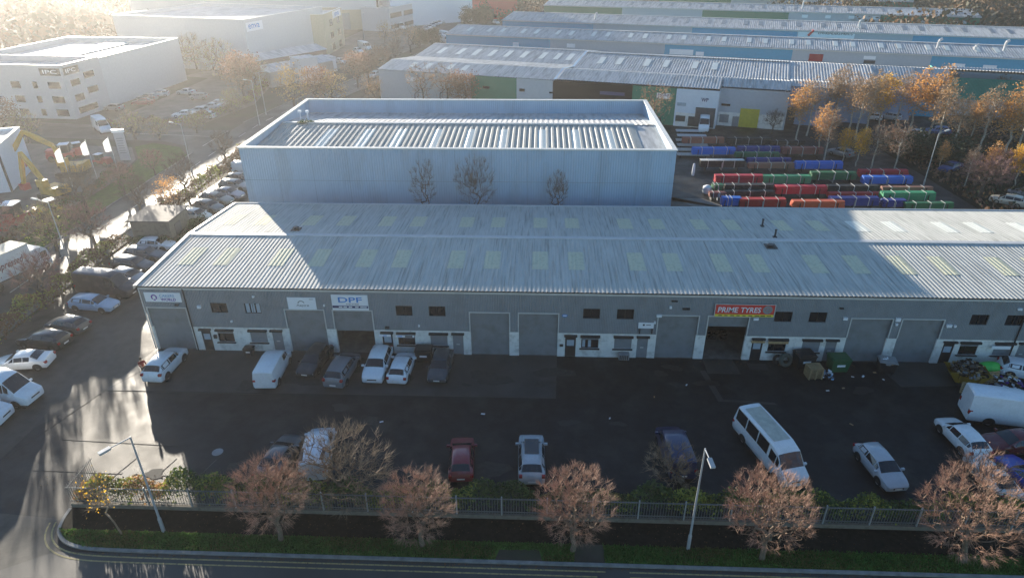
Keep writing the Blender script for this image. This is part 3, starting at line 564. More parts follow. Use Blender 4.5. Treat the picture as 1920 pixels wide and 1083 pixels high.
# nearest background terrace: M shaped roof, stepped units
t = thing('industrial_terrace', 'nearest background terrace of green, black, white and grey units with a stepped double ridge', 'industrial building', TO, TA, 'parallel terraces of industrial units in the background')
ez, rz = 7.0, 8.05
S_ = lambda u, v: Ss(u, v, 7)
a0, a1, a2, a3, a4, a5, a6 = 0.0, S_(885,140), S_(968,147), S_(1037,151), S_(1187,160), S_(1270,165), S_(1350,170)
def blk(s0, s1, d, mt, back=33, h=ez):
    b = MB(); b.face([(s0,d,0),(s1,d,0),(s1,d,h),(s0,d,h)]); b.face([(s0,d+14,0),(s0,d,0),(s0,d,h),(s0,d+14,h)]); b.face([(s1,d,0),(s1,d+14,0),(s1,d+14,h),(s1,d,h)]); b.build('wall_cladding', M[mt], t)
blk(a0,a1,0,'rgrey'); blk(a1,a2,0,'rgreen'); blk(a2,a3,0,'rgrey'); blk(a3,a4,-.1,'rblack'); blk(a4,a5,0,'rgreen'); blk(a5,a6,-.25,'rwhite'); s7 = 83.4; blk(a6,s7,2.8,'rgrey')
steps = [(s7,91,8.0,'bwall'),(91,98.6,12.6,'bwall'),(98.6,106.5,18.0,'bwall'),(106.5,112.6,22.6,'rblue')]
for q in steps: blk(*q)
blk(112.6,134,27.4,'rteal'); blk(134,160,27.4,'rgrey')
def rf(s0, s1, prof, name='roof_slope', mt='roof3'): b = MB(); corr(b, s0, s1, prof, .55, .07); b.build(name, M[mt], t)
def zf(d): return ez+.1+(rz-ez)*d/6.6
rf(-.2, a3+.3, [(-.3,zf(0)),(6.6,zf(6.6))]); rf(-.2, a3+.3, [(6.6,zf(6.6)),(17.5,7.1)]); rf(-.2, a3+.3, [(17.5,7.1),(28.5,8.5)]); rf(-.2, a3+.3, [(28.5,8.5),(39,7.0)])
rf(a3+.6, a6, [(-.3,zf(0)+.2),(6.0,zf(6.6)+.2)]); rf(a3+.6, s7, [(6.0,zf(6.6)+.2),(13,7.2)]); rf(a3+.6, s7, [(13,7.2),(25.5,8.7)]); rf(a3+.6, s7, [(25.5,8.7),(37,7.1)])
rf(a6, s7, [(2.6,zf(1)),(6.0,zf(6.6)+.2)])
for s0, s1, d, _ in steps: rf(s0, s1+.2, [(d-.2,7.1),(26.2,8.7)] if d > 9 else [(d-.2,7.1),(11,7.6),(14,7.25),(26.2,8.7)])
rf(112.6, 160, [(27.2,8.1),(29.5,8.7)])
rf(s7, 160, [(26.2,8.7),(36,7.2)])
rf(-.2, a3+.3, [(27.9,8.55),(29.1,8.55)], 'ridge_cap', 'ridge'); rf(a3+.6, s7, [(24.8,8.78),(26.1,8.78)], 'ridge_cap', 'ridge')
b = MB()
for d0, z0, d1, z1 in ((-.4,7.3,6.4,8.35),(6.4,8.35,14,7.4),(14,7.4,26,8.85),(26,8.85,38,7.2)):
    b.face([(a3+.15,d0,z0),(a3+.75,d0,z0),(a3+.75,d1,z1),(a3+.15,d1,z1)]); b.face([(a3+.15,d0,z0-.5),(a3+.15,d0,z0),(a3+.15,d1,z1),(a3+.15,d1,z1-.5)])
b.build('step_flashing', M['blue'], t)
b = MB(); b.face([(-.1,38,0),(-.1,0,0),(-.1,0,ez),(-.1,6.6,rz),(-.1,17.5,7),(-.1,28.5,8.4),(-.1,38,7)]); b.face([(-.1,38.9,0),(-.1,38.9,7),(160,38.9,7),(160,38.9,0)]); b.build('end_wall', M['rgrey'], t)
for x, d in [(q, 0) for q in (6,9.6,14.8,18.2)]+[(q, 1) for q in (4,9,13,17,21,25,29.5,33,36)]+[(q, 2) for q in (44,48,54,58,64,68)]:
    b = MB(); y0, y1, z0, z1 = ((2,5.2,zf(2)+.1,zf(5.2)+.1), (20.5,25.5,7.57,8.2), (17,22,7.8,8.4))[d]
    b.face([(x,y0,z0),(x+1.2,y0,z0),(x+1.2,y1,z1),(x,y1,z1)]); b.build('rooflight', M['skyb'], t)
# openings and signs on the near row, by survey
d1 = 0
for q, mt, nm in (((1056,184,1070,187),'glass','window'),((1030,172,1045,176),'glass','window'),((762,144,780,153),'white','sign_panel'),((848,144,862,154),'white','sign_panel'),((905,161,918,167),'glass','window'),((974,166,984,172),'glass','window'),((1042,173,1057,182),'glass','window'),((1060,176,1070,184),'white','sign_panel')): pxr(t, 0, 0, *q, mt, nm)
for q, mt, nm, dd in (((1125,171,1171,180),'navy','sign_panel',-.1),((1232,174,1256,186),'white','sign_panel',0),((1305,201,1337,240),'ddoor','roller_door',-.25),((1267,216,1284,228),'darkw','window',-.25),((1291,218,1302,237),'darkw','office_door',-.25),((1270,192,1286,199),'glassl','window',-.25),((1389,203,1419,241),'ydoor','roller_door',2.8),((1353,194,1369,199),'glass','window',2.8),((1350,214,1365,230),'shutd','window_shutter',2.8),((1374,218,1383,238),'shutd','office_door',2.8),((1437,187,1454,195),'glass','window',8),((1440,199,1459,206),'navy','sign_panel',8),((1470,200,1486,240),'darkw','roller_door',8),((1433,212,1444,216),'darkw','shutter_box',8),((1448,213,1460,217),'darkw','shutter_box',8),((1600,174,1610,180),'glass','window',18)):
    oo = TO; # wall plane shifted by dd
    r0 = pxr.__defaults__
    def hit(u, v, d=dd):
        r = G(u, v, 0)-CAM; o = TO+NV*d; k = (o-CAM).dot(NV)/r.dot(NV); p = CAM+r*k; return (p-TO).dot(UV), p.z
    p0 = hit(*q[:2]); p1 = hit(*q[2:]); W(t, min(p0[0],p1[0]), max(p0[0],p1[0]), max(.03, min(p0[1],p1[1])), max(p0[1],p1[1]), mt, nm, y=dd-.1)
    if q[0] == 1232: text('ProAir', p0[0]+.2, (p0[1]+p1[1])/2-.05, abs(p1[0]-p0[0])-.4, .5, M['navy'], t, y=dd-.12)
    if q[0] == 1305: text('WP', p0[0]+.8, p0[1]+1.1, 1.3, .7, M['navy'], t, y=dd-.12)
for s0, s1, dd in ((a5+.3,a6-.2,-.235),(a6+.2,s7-.3,2.815)):
    b = MB(); b.box(s0, s1, dd-.1, dd, 0, 2.6) if 0 else b.face([(s0,dd-.03,.0),(s1,dd-.03,.0),(s1,dd-.03,2.6),(s0,dd-.03,2.6)]); b.build('rendered_base', M['render'], t)
for q in ((1813,187,1842,208),(1772,187,1800,210),(1880,186,1900,206)): pass
for u0, u1, v0, v1 in ((1775,1822,198,215),(1846,1900,201,220)):
    p0 = G(u0, v1, 0); p1 = G(u1, v1+3, 0); h = thing('white_shed', 'long white flat roofed shed in front of the teal wall, %s' % ('left one' if u0 < 1800 else 'right one'), 'shed', p0, TA); L_ = (p1-p0).length
    b = MB(); b.box(0, L_, 0, 5, 0, 2.7); b.build('wall', M['wgrey'], h); b = MB(); b.box(-.15, L_+.15, -.15, 5.15, 2.7, 2.85); b.build('roof', M['roof3'], h)
# ------------------------------------------------------------------ buildings on the left
def bldg(name, label, cat, p0, rz, L_, D_, H_, mt, roofmt='roof3', par=.6, wins=(), swins=(), lwins=()):
    t = thing(name, label, cat, p0, rz); b = MB()
    b.face([(0,0,0),(L_,0,0),(L_,0,H_),(0,0,H_)]); b.face([(L_,0,0),(L_,D_,0),(L_,D_,H_),(L_,0,H_)]); b.face([(L_,D_,0),(0,D_,0),(0,D_,H_),(L_,D_,H_)]); b.face([(0,D_,0),(0,0,0),(0,0,H_),(0,D_,H_)])
    i = .35
    for q in (((i,i),(L_-i,i)),((L_-i,i),(L_-i,D_-i)),((L_-i,D_-i),(i,D_-i)),((i,D_-i),(i,i))): b.face([(*q[1],H_-par),(*q[0],H_-par),(*q[0],H_),(*q[1],H_)])
    b.build('wall', M[mt], t)
    b = MB(); b.face([(i,i,H_-par),(L_-i,i,H_-par),(L_-i,D_-i,H_-par),(i,D_-i,H_-par)]); b.build('roof', M[roofmt], t)
    b = MB()
    for x0,x1,y0,y1 in ((-.05,L_+.05,-.05,i),(-.05,L_+.05,D_-i,D_+.05),(-.05,i,i,D_-i),(L_-i,L_+.05,i,D_-i)): b.box(x0,x1,y0,y1,H_,H_+.12)
    b.build('parapet_coping', M['coping'], t)
    for x0,x1,z0,z1,mm in wins: W(t,x0,x1,z0,z1,mm)
    for y0,y1,z0,z1,mm in swins: b = MB(); b.box(L_+.01,L_+.06,y0,y1,z0,z1); b.build('window', M[mm], t)
    return t
H1 = 10.4; p = G(112,124,H1); p1 = G(333,70,H1); az = math.atan2(-(p1.x-p.x), p1.y-p.y)
zf1 = 28.0; L1 = 30
q = Vector((p.x, p.y, 0))-Vector((math.cos(az), math.sin(az), 0))*L1
wn = [(L1-x1, L1-x0, z0, z1, 'glass') for x0, x1, z0, z1 in ((1.2,3.8,6.0,7.3),(6.2,7.2,6.0,7.3),(10,12,6.0,7.3),(1.2,3.8,3.2,4.5),(6.2,7.2,3.2,4.5),(10,12,3.2,4.5),(1.2,3.8,.6,1.9),(6.2,7.2,.6,1.9),(10,12,.6,1.9),(16,18,6,7.3),(16,18,3.2,4.5),(20,22,6,7.3))]
sw = [(y0, y1, z0, z1, 'glass') for y0, y1, z0, z1 in ((1.5,4,6.2,7.4),(5.5,8.5,7,8.2),(1.5,4,3.2,4.5),(5.5,8.5,4.0,5.2),(1.5,7,.8,2.0))]
t = bldg('office_building', 'white three storey office block with IPC name boards at its corner', 'office building', q, az, L1, 11, H1, 'ipc', wins=wn, swins=sw, par=1.0)
W(t, L1-4.8, L1-.4, 8.5, 9.9, 'darkw', 'name_board'); text('IPC', L1-4.1, 8.85, 3.0, .75, M['white'], t, y=-.1)
b = MB(); b.box(L1+.01, L1+.08, .4, 4.6, 8.5, 9.9); b.build('name_board', M['darkw'], t)
tx = text('IPC', 0, 0, 2.8, .75, M['white'], t, y=0); tx.location = (L1+.1, .9, 8.85); tx.rotation_euler = (0, 0, R(90))
D1 = (p1-p).length
t = bldg('long_warehouse', 'long hazy grey warehouse wing running back behind the IPC offices', 'warehouse', q+Vector((-math.sin(az), math.cos(az), 0))*11.02, az, L1, D1-11, H1-.3, 'wgrey', par=1.0)
b = MB(); b.box(L1*.45, L1*.62, 2, D1-14, H1-1.28, H1-1.0); b.build('roof_walkway', M['skyb'], t)
# tall grey box warehouse
c1 = G(455,38,13.2); c2 = G(610,13,13.2); c0 = G(200,28,13.2); az = math.atan2(c1.y-c0.y, c1.x-c0.x); L2 = 44; q = Vector((c1.x,c1.y,0))-Vector((math.cos(az),math.sin(az),0))*L2
t = bldg('grey_warehouse', 'tall pale grey warehouse cube behind the car park with a small pale blue sign', 'warehouse', q, az, L2, (c2-c1).length, 13.2, 'wgrey', par=.8)
b = MB(); b.box(L2+.01, L2+.08, .8, 7.5, 10.2, 12.4); b.build('sign_panel', M['rwhite'], t); 
tx = text('enva', 0, 0, 4.6, 1.1, M['sky'], t, y=0); tx.location = (L2+.1, 1.6, 10.8); tx.rotation_euler = (0, 0, R(90))
# office tower beside it
q = G(612,104,0); q2 = G(660,76,0); az = math.atan2(q2.y-q.y, q2.x-q.x)
t = bldg('office_building', 'beige four storey office block attached to the tall grey warehouse', 'office building', q+Vector((.5,0,0)), az, 21, 12, 11.6, 'beige', par=.8, wins=[(6+dx*8, 9+dx*8, z, z+1.9, 'glass') for dx in (0,1) for z in (.6,4.0,7.6)])
W(t, 10, 19.5, 9.4, 11.4, 'rwhite', 'sign_panel'); text('enva', 12, 9.9, 5, 1.0, M['sky'], t, y=-.1)
# far white warehouse
q = G(718,55,0)
t = bldg('white_warehouse', 'huge white warehouse at the top edge with a dark corner pipe', 'warehouse', q+Vector((-90,-14,0)), R(9), 90, 60, 24, 'wgrey', par=.8); b = MB(); b.tube((89.8,-.2,0),(89.8,-.2,24),.35,.35,6); b.build('corner_pipe', M['dark'], t)
W(t, 66, 84, .1, 7.2, 'beige', 'loading_annex', y=-.6); W(t, 72, 79, .1, 6, 'grey', 'loading_door', y=-.8); W(t, 77, 86, 19.5, 22.5, 'rwhite', 'sign_panel', y=-.3)
q = G(722,56,0)
t = bldg('white_warehouse', 'pale blue warehouse block at the top edge behind the two storey offices', 'warehouse', q+Vector((1.5,6,0)), R(36), 37, 40, 24, 'rwhite', par=.8)
q = G(732,60,0); q2 = G(803,42,0); az = math.atan2(q2.y-q.y, q2.x-q.x); L3 = (q2-q).length
t = bldg('office_building', 'white two storey office with brown window bands in the far background', 'office building', q, az, L3, 12, 8.2, 'ipc', par=.5, wins=[(L3*(.03+i*.33), L3*(.3+i*.33), 4.6, 6.3, 'darkw') for i in range(3)]+[(L3*(.03+i*.33), L3*(.3+i*.33), .8, 2.2, 'darkw') for i in range(3)])
# slim far buildings
q = G(822,38,0); t = bldg('red_brick_building', 'long red and pale building at the top edge beyond the white warehouses', 'building', q, R(10), 34, 14, 9, 'red', par=.3); W(t, 2, 24, .1, 4, 'darkw'); 
q = G(836,34,0); t = thing('gabled_house', 'small house with dark slate roof and white gable in the far distance', 'house', q, R(-20)); b = MB(); b.box(0,14,0,9,0,5.2); b.face([(14.02,0,5.2),(14.02,9,5.2),(14.02,4.5,9)]); b.build('wall', M['beige'], t); b = MB(); b.face([(-.3,-.4,5.1),(14.3,-.4,5.1),(14.3,4.5,9.2),(-.3,4.5,9.2)]); b.face([(14.3,9.4,5.1),(-.3,9.4,5.1),(-.3,4.5,9.2),(14.3,4.5,9.2)]); b.build('roof', M['darkw'], t)
q = G(925,14,0); t = thing('red_shed', 'small dark red shed among far trees', 'shed', q, R(-15)); b = MB(); b.box(0,14,0,8,0,4.5); b.build('wall', M['rdoor'], t); b = MB(); b.box(-.3,14.3,-.3,8.3,4.5,4.8); b.build('roof', M['roof3'], t)
# dark pitched store roofs below the grey box
for i, (u, v, L_, D_, H_, mt) in enumerate(((470,150,26,9,4.2,'darkw'),(510,165,20,8,3.6,'grey'))):
    q = G(u, v, 0); t = thing('storage_shed', ('dark', 'grey')[i]+' low storage shed below the tall grey warehouse', 'shed', q, R(58)); b = MB(); b.box(0,L_,0,D_,0,H_); b.build('wall', M[mt], t)
    b = MB(); b.face([(-.3,-.3,H_),(L_+.3,-.3,H_),(L_+.3,D_/2,H_+1.2),(-.3,D_/2,H_+1.2)]); b.face([(L_+.3,D_+.3,H_),(-.3,D_+.3,H_),(-.3,D_/2,H_+1.2),(L_+.3,D_/2,H_+1.2)]); b.build('roof', M['roof3'], t)
for i, (u, v, c, lab) in enumerate(((565,160,'wgrey','tall pale grey storage tank cabin behind the orange tree'),(600,138,'rwhite','white portable cabin beside the car park trees'))):
    q = G(u, v, 0); t = thing('portable_cabin', lab, 'cabin', q, R(40)); b = MB(); b.box(0,5,0,5,0,(6,3.6)[i]); b.build('wall', M[c], t); b = MB(); b.box(-.1,5.1,-.1,5.1,(6,3.6)[i],(6.15,3.75)[i]); b.build('roof', M['roof3'], t)
# edge building at far left (blue gable) 
q = G(22,360,0); t = bldg('blue_shed', 'corner of a pale blue shed at the left edge beside the excavator yard', 'shed', q+Vector((-20,-8,0)), R(22), 21.6, 12, 6.5, 'rwhite', par=.3); b = MB(); b.box(21.5,21.75,-.15,.1,0,6.5); b.build('corner_trim', M['dark'], t)
# ------------------------------------------------------------------ vehicles
# stations from the nose back: (t, w, z_low, z_belt, w_top, z_top, region to the next station)
KINDS = {
 'hatch': (4.15, .88, [(0,.72,.32,.58,.62,.60,'h'),(.14,.9,.22,.68,.78,.72,'h'),(.5,.97,.2,.78,.82,.84,'h'),(1.0,1,.2,.88,.84,.95,'ws'),(1.75,1,.2,.94,.70,1.40,'r'),(2.7,1,.2,.96,.71,1.46,'r'),(3.55,1,.2,.98,.66,1.40,'rw'),(3.98,.97,.24,1.0,.74,1.02,'h'),(4.12,.9,.3,.72,.74,.74,'h'),(4.15,.84,.34,.6,.7,.62,'')]),
 'saloon': (4.65, .89, [(0,.7,.32,.56,.62,.58,'h'),(.16,.9,.22,.66,.78,.70,'h'),(.6,.97,.2,.76,.82,.82,'h'),(1.25,1,.2,.88,.84,.93,'ws'),(2.05,1,.2,.92,.68,1.36,'r'),(2.8,1,.2,.94,.69,1.41,'r'),(3.35,1,.2,.95,.66,1.36,'rw'),(4.0,.99,.22,.97,.80,1.02,'h'),(4.5,.95,.24,.95,.82,.98,'h'),(4.65,.86,.34,.66,.76,.7,'')]),
 'estate': (4.7, .9, [(0,.7,.32,.58,.62,.60,'h'),(.16,.9,.22,.68,.78,.72,'h'),(.6,.97,.2,.78,.82,.84,'h'),(1.25,1,.2,.9,.84,.96,'ws'),(2.0,1,.2,.95,.70,1.40,'r'),(3.0,1,.2,.98,.71,1.47,'r'),(4.2,1,.2,1.0,.66,1.40,'rw'),(4.58,.97,.24,1.0,.76,1.03,'h'),(4.7,.88,.34,.66,.76,.7,'')]),
 'suv': (4.5, .93, [(0,.74,.36,.72,.66,.74,'h'),(.12,.92,.26,.84,.8,.88,'h'),(.5,.98,.24,.94,.84,1.0,'h'),(1.1,1,.24,1.04,.86,1.12,'ws'),(1.8,1,.24,1.08,.73,1.58,'r'),(2.8,1,.24,1.1,.74,1.66,'r'),(3.85,1,.24,1.12,.68,1.58,'rw'),(4.3,.97,.28,1.14,.78,1.16,'h'),(4.46,.92,.32,.86,.8,.88,'h'),(4.5,.88,.4,.66,.76,.7,'')]),
 'mpv': (4.5, .91, [(0,.74,.34,.66,.66,.68,'h'),(.12,.92,.24,.78,.8,.82,'h'),(.5,.98,.22,.9,.84,.96,'h'),(.85,1,.22,1.0,.86,1.06,'ws'),(1.75,1,.22,1.05,.74,1.58,'r'),(2.8,1,.22,1.07,.75,1.64,'r'),(3.95,1,.22,1.08,.70,1.58,'rw'),(4.35,.97,.26,1.08,.8,1.1,'h'),(4.5,.9,.34,.66,.78,.7,'')]),
 'coupe': (4.3, .87, [(0,.7,.3,.52,.62,.54,'h'),(.16,.9,.2,.62,.78,.66,'h'),(.7,.97,.18,.72,.82,.78,'h'),(1.4,1,.18,.82,.84,.88,'ws'),(2.15,1,.18,.86,.66,1.24,'r'),(2.7,1,.18,.87,.66,1.27,'rw'),(3.7,.98,.2,.88,.76,.92,'h'),(4.2,.93,.24,.84,.8,.88,'h'),(4.3,.84,.34,.6,.74,.64,'')]),
 'van': (4.75, .93, [(0,.76,.34,.8,.68,.82,'h'),(.12,.92,.26,.92,.82,.96,'h'),(.75,1,.24,1.1,.86,1.18,'ws'),(1.45,1,.24,1.15,.82,1.82,'rc'),(2.3,1,.24,1.17,.86,1.92,'b'),(4.6,1,.24,1.17,.86,1.9,'b'),(4.75,.97,.3,1.15,.84,1.78,'')]),
 'bigvan': (6.1, 1.0, [(0,.78,.4,.86,.7,.88,'h'),(.14,.93,.3,1.0,.84,1.04,'h'),(.9,1,.28,1.25,.86,1.34,'ws'),(1.75,1,.28,1.35,.80,2.36,'rc'),(2.6,1,.28,1.38,.86,2.58,'b'),(6.0,1,.28,1.38,.86,2.6,'b'),(6.1,.98,.34,1.36,.84,2.5,'')]),
 'minibus': (6.6, 1.0, [(0,.78,.38,.86,.7,.88,'h'),(.14,.93,.3,1.0,.84,1.04,'h'),(.7,1,.28,1.2,.88,1.28,'ws'),(1.4,1,.28,1.25,.84,2.2,'rc'),(2.3,1,.28,1.27,.86,2.42,'r'),(3.6,1,.28,1.27,.86,2.44,'r'),(5.0,1,.28,1.27,.86,2.44,'r'),(6.35,1,.28,1.27,.84,2.4,'rw'),(6.6,.96,.34,1.22,.8,1.5,'')]),
}
def ring(st, hw, xc):
    t, w, zl, zb, wt, zt, _ = st; w *= hw; wt *= hw; zm = (zl+zb)*.5; s = min(1, (zt-zb)/.3)
    h = [(0,zl),(w*.9,zl),(w*.99,zl+.12),(w,zm+.04),(w*.965,zb),(wt,zt-.07*s-.01),(wt*.9,zt-.02*s),(wt*.5,zt+.015),(0,zt+.025)]
    return [(xc-t, y, z) for y, z in h]+[(xc-t, -y, z) for y, z in reversed(h[1:-1])]
VC = {}
def car_meshes(kind):
    L_, hw, st = KINDS[kind]; xc = L_/2; P = {}
    rs = [ring(s, hw, xc) for s in st]; k = len(rs[0]); b = MB()
    for r in rs: b.v += r
    for i in range(len(rs)-1):
        for j in range(k):
            a = i*k+j; c = i*k+(j+1) % k; b.f.append((a, c, c+k, a+k)); b.m.append(0)
    b.f.append(tuple(reversed(range(k)))); b.m.append(0); n = (len(rs)-1)*k; b.f.append(tuple(range(n, n+k))); b.m.append(0)
    P['body'] = [b]
    def quad(mb, A, B, C, D, u0, u1, v0, v1, off):
        A, B, C, D = map(Vector, (A, B, C, D)); q = lambda u, v: (A*(1-u)+B*u)*(1-v)+(D*(1-u)+C*u)*v
        n_ = (B-A).cross(D-A).normalized()*off; mb.face([q(u0,v0)+n_, q(u1,v0)+n_, q(u1,v1)+n_, q(u0,v1)+n_])
    ws = MB(); rw = MB(); sg = {1: MB(), -1: MB()}
    def side(i, u0, u1, v0=.08, v1=.93):
        for s_, (p, q) in ((1, (4, 5)), (-1, (k-4, k-5))):
            A, B, C, D = rs[i][p], rs[i+1][p], rs[i+1][q], rs[i][q]
            if s_ == 1: quad(sg[1], A, B, C, D, u0, u1, v0, v1, .014)
            else: quad(sg[-1], A, B, C, D, u0, u1, v0, v1, -.014)
    def top(mb, i, v0, v1, ins=.03):
        idx = [5, 6, 7, 8, 9, 10, 11]; n0 = len(idx)
        for a in range(n0-1):
            A, B = rs[i][idx[a]], rs[i][idx[a+1]]; D, C = rs[i+1][idx[a]], rs[i+1][idx[a+1]]
            u0 = .35 if a == 0 else 0; u1 = .65 if a == n0-2 else 1; quad(mb, A, B, C, D, u0, u1, v0, v1, -.016)
    for i, s in enumerate(st):
        g = s[6]
        if g == 'ws': top(ws, i, .06, .94); side(i, .55, .97, .12, .9)
        if g == 'rw': top(rw, i, .06, .9); (kind not in ('coupe', 'saloon', 'minibus')) and side(i, .03, .5, .15, .9)
        if g == 'r': side(i, .04, .96)
        if g == 'rc': side(i, .05, .8, .06, .8)
        if g == 'b': pass
    P['windscreen'] = [ws]
    if rw.f: P['rear_window'] = [rw]
    P['side_window'] = [sg[1], sg[-1]]
    big = kind in ('bigvan', 'minibus'); wr = .36 if big else (.37 if kind == 'suv' else .33)
    fx = xc-(.95 if not big else 1.05); rx = -xc+(.82 if not big else 1.5)
    P['wheels'] = (wr, fx, rx, hw)
    hl = MB(); z = st[1][3]-.14; t1 = st[1][0]; H = []
    for s_ in (1, -1):
        h = MB(); y = hw*.64*s_; h.box(xc-t1-.08, xc-.03 if 0 else xc-t1+.06, y-.2, y+.2, z-.07, z+.07); H.append(h)
    P['headlight'] = H
    e = st[-1]; z = .8 if kind in ('hatch','saloon','estate','coupe') else 1.0; T = []
    for s_ in (1, -1):
        h = MB(); y = hw*.82*s_*(1.05 if 'van' in kind or kind == 'minibus' else 1); zz = z if not ('van' in kind or kind == 'minibus') else 1.0
        h.box(-xc-.012, -xc+.22, y-.12, y+.1, zz-.1, zz+(.1 if kind != 'bigvan' else .25)); T.append(h)
    P['tail_light'] = T
    pl = MB(); pl.box(xc-.005, xc+.015, -.26, .26, .42, .53); pr = MB(); pr.box(-xc-.02, -xc+.003, -.26, .26, .48 if kind != 'hatch' else .5, .6); P['number_plate'] = [pl, pr]
    gr = MB(); gr.box(xc-.02, xc+.01, -hw*.42, hw*.42, st[0][3]-.14, st[0][3]-.03); P['grille'] = [gr]
    mr = []
    wst = [s for s in st if s[6] == 'ws'][0]; mx = xc-wst[0]-.25; mz = wst[3]+.02
    for s_ in (1, -1):
        h = MB(); h.box(mx-.08, mx+.06, min(hw*.97*s_, (hw+.2)*s_), max(hw*.97*s_, (hw+.2)*s_), mz, mz+.14); mr.append(h)
    P['door_mirror'] = mr
    lo = MB(); ys = hw*.985; lo.box(-xc+.25, xc-.2, -ys, ys, .18, .26); P['sill'] = [lo]
    return P
def wheelmesh(r, w_):
    a = MB(); a.lathe([(r*.62,-w_/2),(r*.93,-w_/2),(r,-w_*.35),(r,w_*.35),(r*.93,w_/2),(r*.62,w_/2)], 16)
    c = MB(); c.lathe([(.001,w_*.42),(r*.2,w_*.42),(r*.3,w_*.36),(r*.62,w_*.44),(r*.64,w_*.2)], 12)
    for q in (a, c): q.v = [(p[0], p[2], p[1]) for p in q.v]; q.f = [tuple(reversed(f)) for f in q.f]
    return a, c
LAB = set()
def vehicle(kind, col, front, rear, label, cat='car', name='parked_car', group='vehicles parked around the workshop yard', detail=2, extra=None, z=0.0, black_lower=False, rough=.28):
    f = G(*front) if len(front) == 2 else Vector(front); r = G(*rear) if len(rear) == 2 else Vector(rear)
    c = (f+r)/2; rz = math.atan2(f.y-r.y, f.x-r.x); c.z = z
    key = (kind, col, detail)
    if label in LAB: print('DUP LABEL', label)
    LAB.add(label)
    if key in VC and not extra: return dup(VC[key], c, rz, label, cat=cat, group=group)
    t = thing(name, label, cat, c, rz, group); P = car_meshes(kind)
    if not extra: VC[key] = t
    mt = {'body': paint(col, rough), 'windscreen': M['glass'], 'rear_window': M['glass'], 'side_window': M['glass'], 'headlight': M['lampg'], 'tail_light': M['tail'], 'number_plate': M['plate'], 'grille': M['dark'], 'door_mirror': M['dark'] if black_lower else paint(col, rough), 'sill': M['blackp']}
    for nm, lst in P.items():
        if nm == 'wheels' or (detail < 2 and nm in ('headlight','number_plate','grille','door_mirror','sill')) : continue
        for q in lst: q.build(nm, mt[nm], t, smooth=(nm == 'body'))
    wr, fx, rx, hw = P['wheels']
    for x in (fx, rx):
        for s_ in (1, -1):
            a, q = wheelmesh(wr, .22)
            if s_ == -1:
                for e_ in (a, q): e_.v = [(p[0], -p[1], p[2]) for p in e_.v]; e_.f = [tuple(reversed(f_)) for f_ in e_.f]
            o = a.build('wheel', M['tyre'], t, smooth=True, loc=(x, s_*(hw-.10), wr))
            if detail == 2: q.build('rim', M['rim'], o, smooth=True)
            ar = MB(); y = s_*(hw*1.002)
            n_ = 12; pts = [(x+math.cos(math.pi*i/n_)*(wr+.07), y, wr+math.sin(math.pi*i/n_)*(wr+.07)) for i in range(n_+1)]+[(x-wr-.07, y, .22), (x+wr+.07, y, .22)]
            ar.face(pts if s_ == -1 else list(reversed(pts)))
            if detail == 2: ar.build('wheel_arch', M['blackp'], t)
    if extra: extra(t, kind)
    return t
WH, SI, DG, BK, GY, RD, BL, SB = (.72,.73,.74), (.42,.44,.47), (.045,.05,.058), (.012,.013,.016), (.15,.16,.18), (.22,.02,.03), (.02,.035,.16), (.3,.4,.52)
# row in front of the workshops
vehicle('suv', WH, (336,669), (291,718), 'white SUV nosed towards the corner unit, half in sunlight')
vehicle('van', WH, (533,668), (496,737), 'white panel van parked across the second roller shutter', 'van', 'panel_van')
vehicle('hatch', (.02,.022,.025), (578,703), (604,668), 'black hatchback facing out with cluttered bonnet, between white van and grey people carrier')
vehicle('mpv', GY, (661,676), (626,731), 'grey people carrier with rear to camera in front of the half open shutter')
vehicle('suv', (.71,.73,.75), (697,727), (722,664), 'white SUV facing the camera between grey people carrier and white hatchback')
vehicle('hatch', (.7,.72,.75), (766,671), (743,726), 'white hatchback with its tail to the camera, beside the white SUV facing out')
def taxi(t, k): b = MB(); b.box(.3,.5,-.25,-.1,.98,1.0); b.build('white_sticker', M['white'], t)
vehicle('hatch', DG, (819,721), (834,671), 'charcoal hatchback facing out in front of the shuttered office left of the fourth shutter', extra=taxi)
# along the hedge side of the yard
vehicle('saloon', (.05,.055,.065), (545,842), (510,893), 'dark saloon with grey dusty bonnet left of the big bare tree')
def pick(t, k):
    b = MB(); b.box(-2.2,-.9,-.85,.85,1.86,1.9); b.build('open_load_bed', M['lfr'], t)
vehicle('van', (.66,.7,.76), (607,830), (592,893), 'white van seen through the branches of the big bare tree', 'van', 'panel_van', extra=pick)
vehicle('hatch', RD, (868,838), (865,902), 'dark red hatchback parked alone facing the workshops')
def glassroof(t, k):
    b = MB(); b.box(-.75,.75,-.5,.5,1.70,1.71); b.build('glass_roof', M['glass'], t)
    for s_ in (1,-1): b = MB(); b.box(-1.3,1.1,s_*.66-.03,s_*.66+.03,1.64,1.7); b.build('roof_rail', M['galv'], t)
vehicle('suv', SI, (996,836), (997,908), 'silver SUV with a dark glass roof panel, nose to the workshops', extra=glassroof)
vehicle('van', (.02,.028,.085), (1250,822), (1277,897), 'dark navy van half hidden by a leafless leaning tree', 'van', 'panel_van')
def mroof(t, k):
    b = MB(); b.box(-2.6,1.0,-.62,.62,2.455,2.47); b.build('roof_panel', mat('dull_roof_panel', (.42,.42,.36), .7, var=.2), t)
vehicle('minibus', WH, (1487,914), (1396,806), 'white minibus with dark side windows and dull yellowish roof', 'minibus', 'minibus', extra=mroof)
vehicle('hatch', SI, (1676,920), (1620,852), 'silver hatchback nosed against the hedge right of the minibus')
vehicle('hatch', (.74,.74,.74), (1772,802), (1826,858), 'small white car with its tail towards the reddish corner tree')
vehicle('saloon', (.12,.012,.014), (1848,842), (1945,838), 'maroon saloon at the right edge facing left', rough=.2)
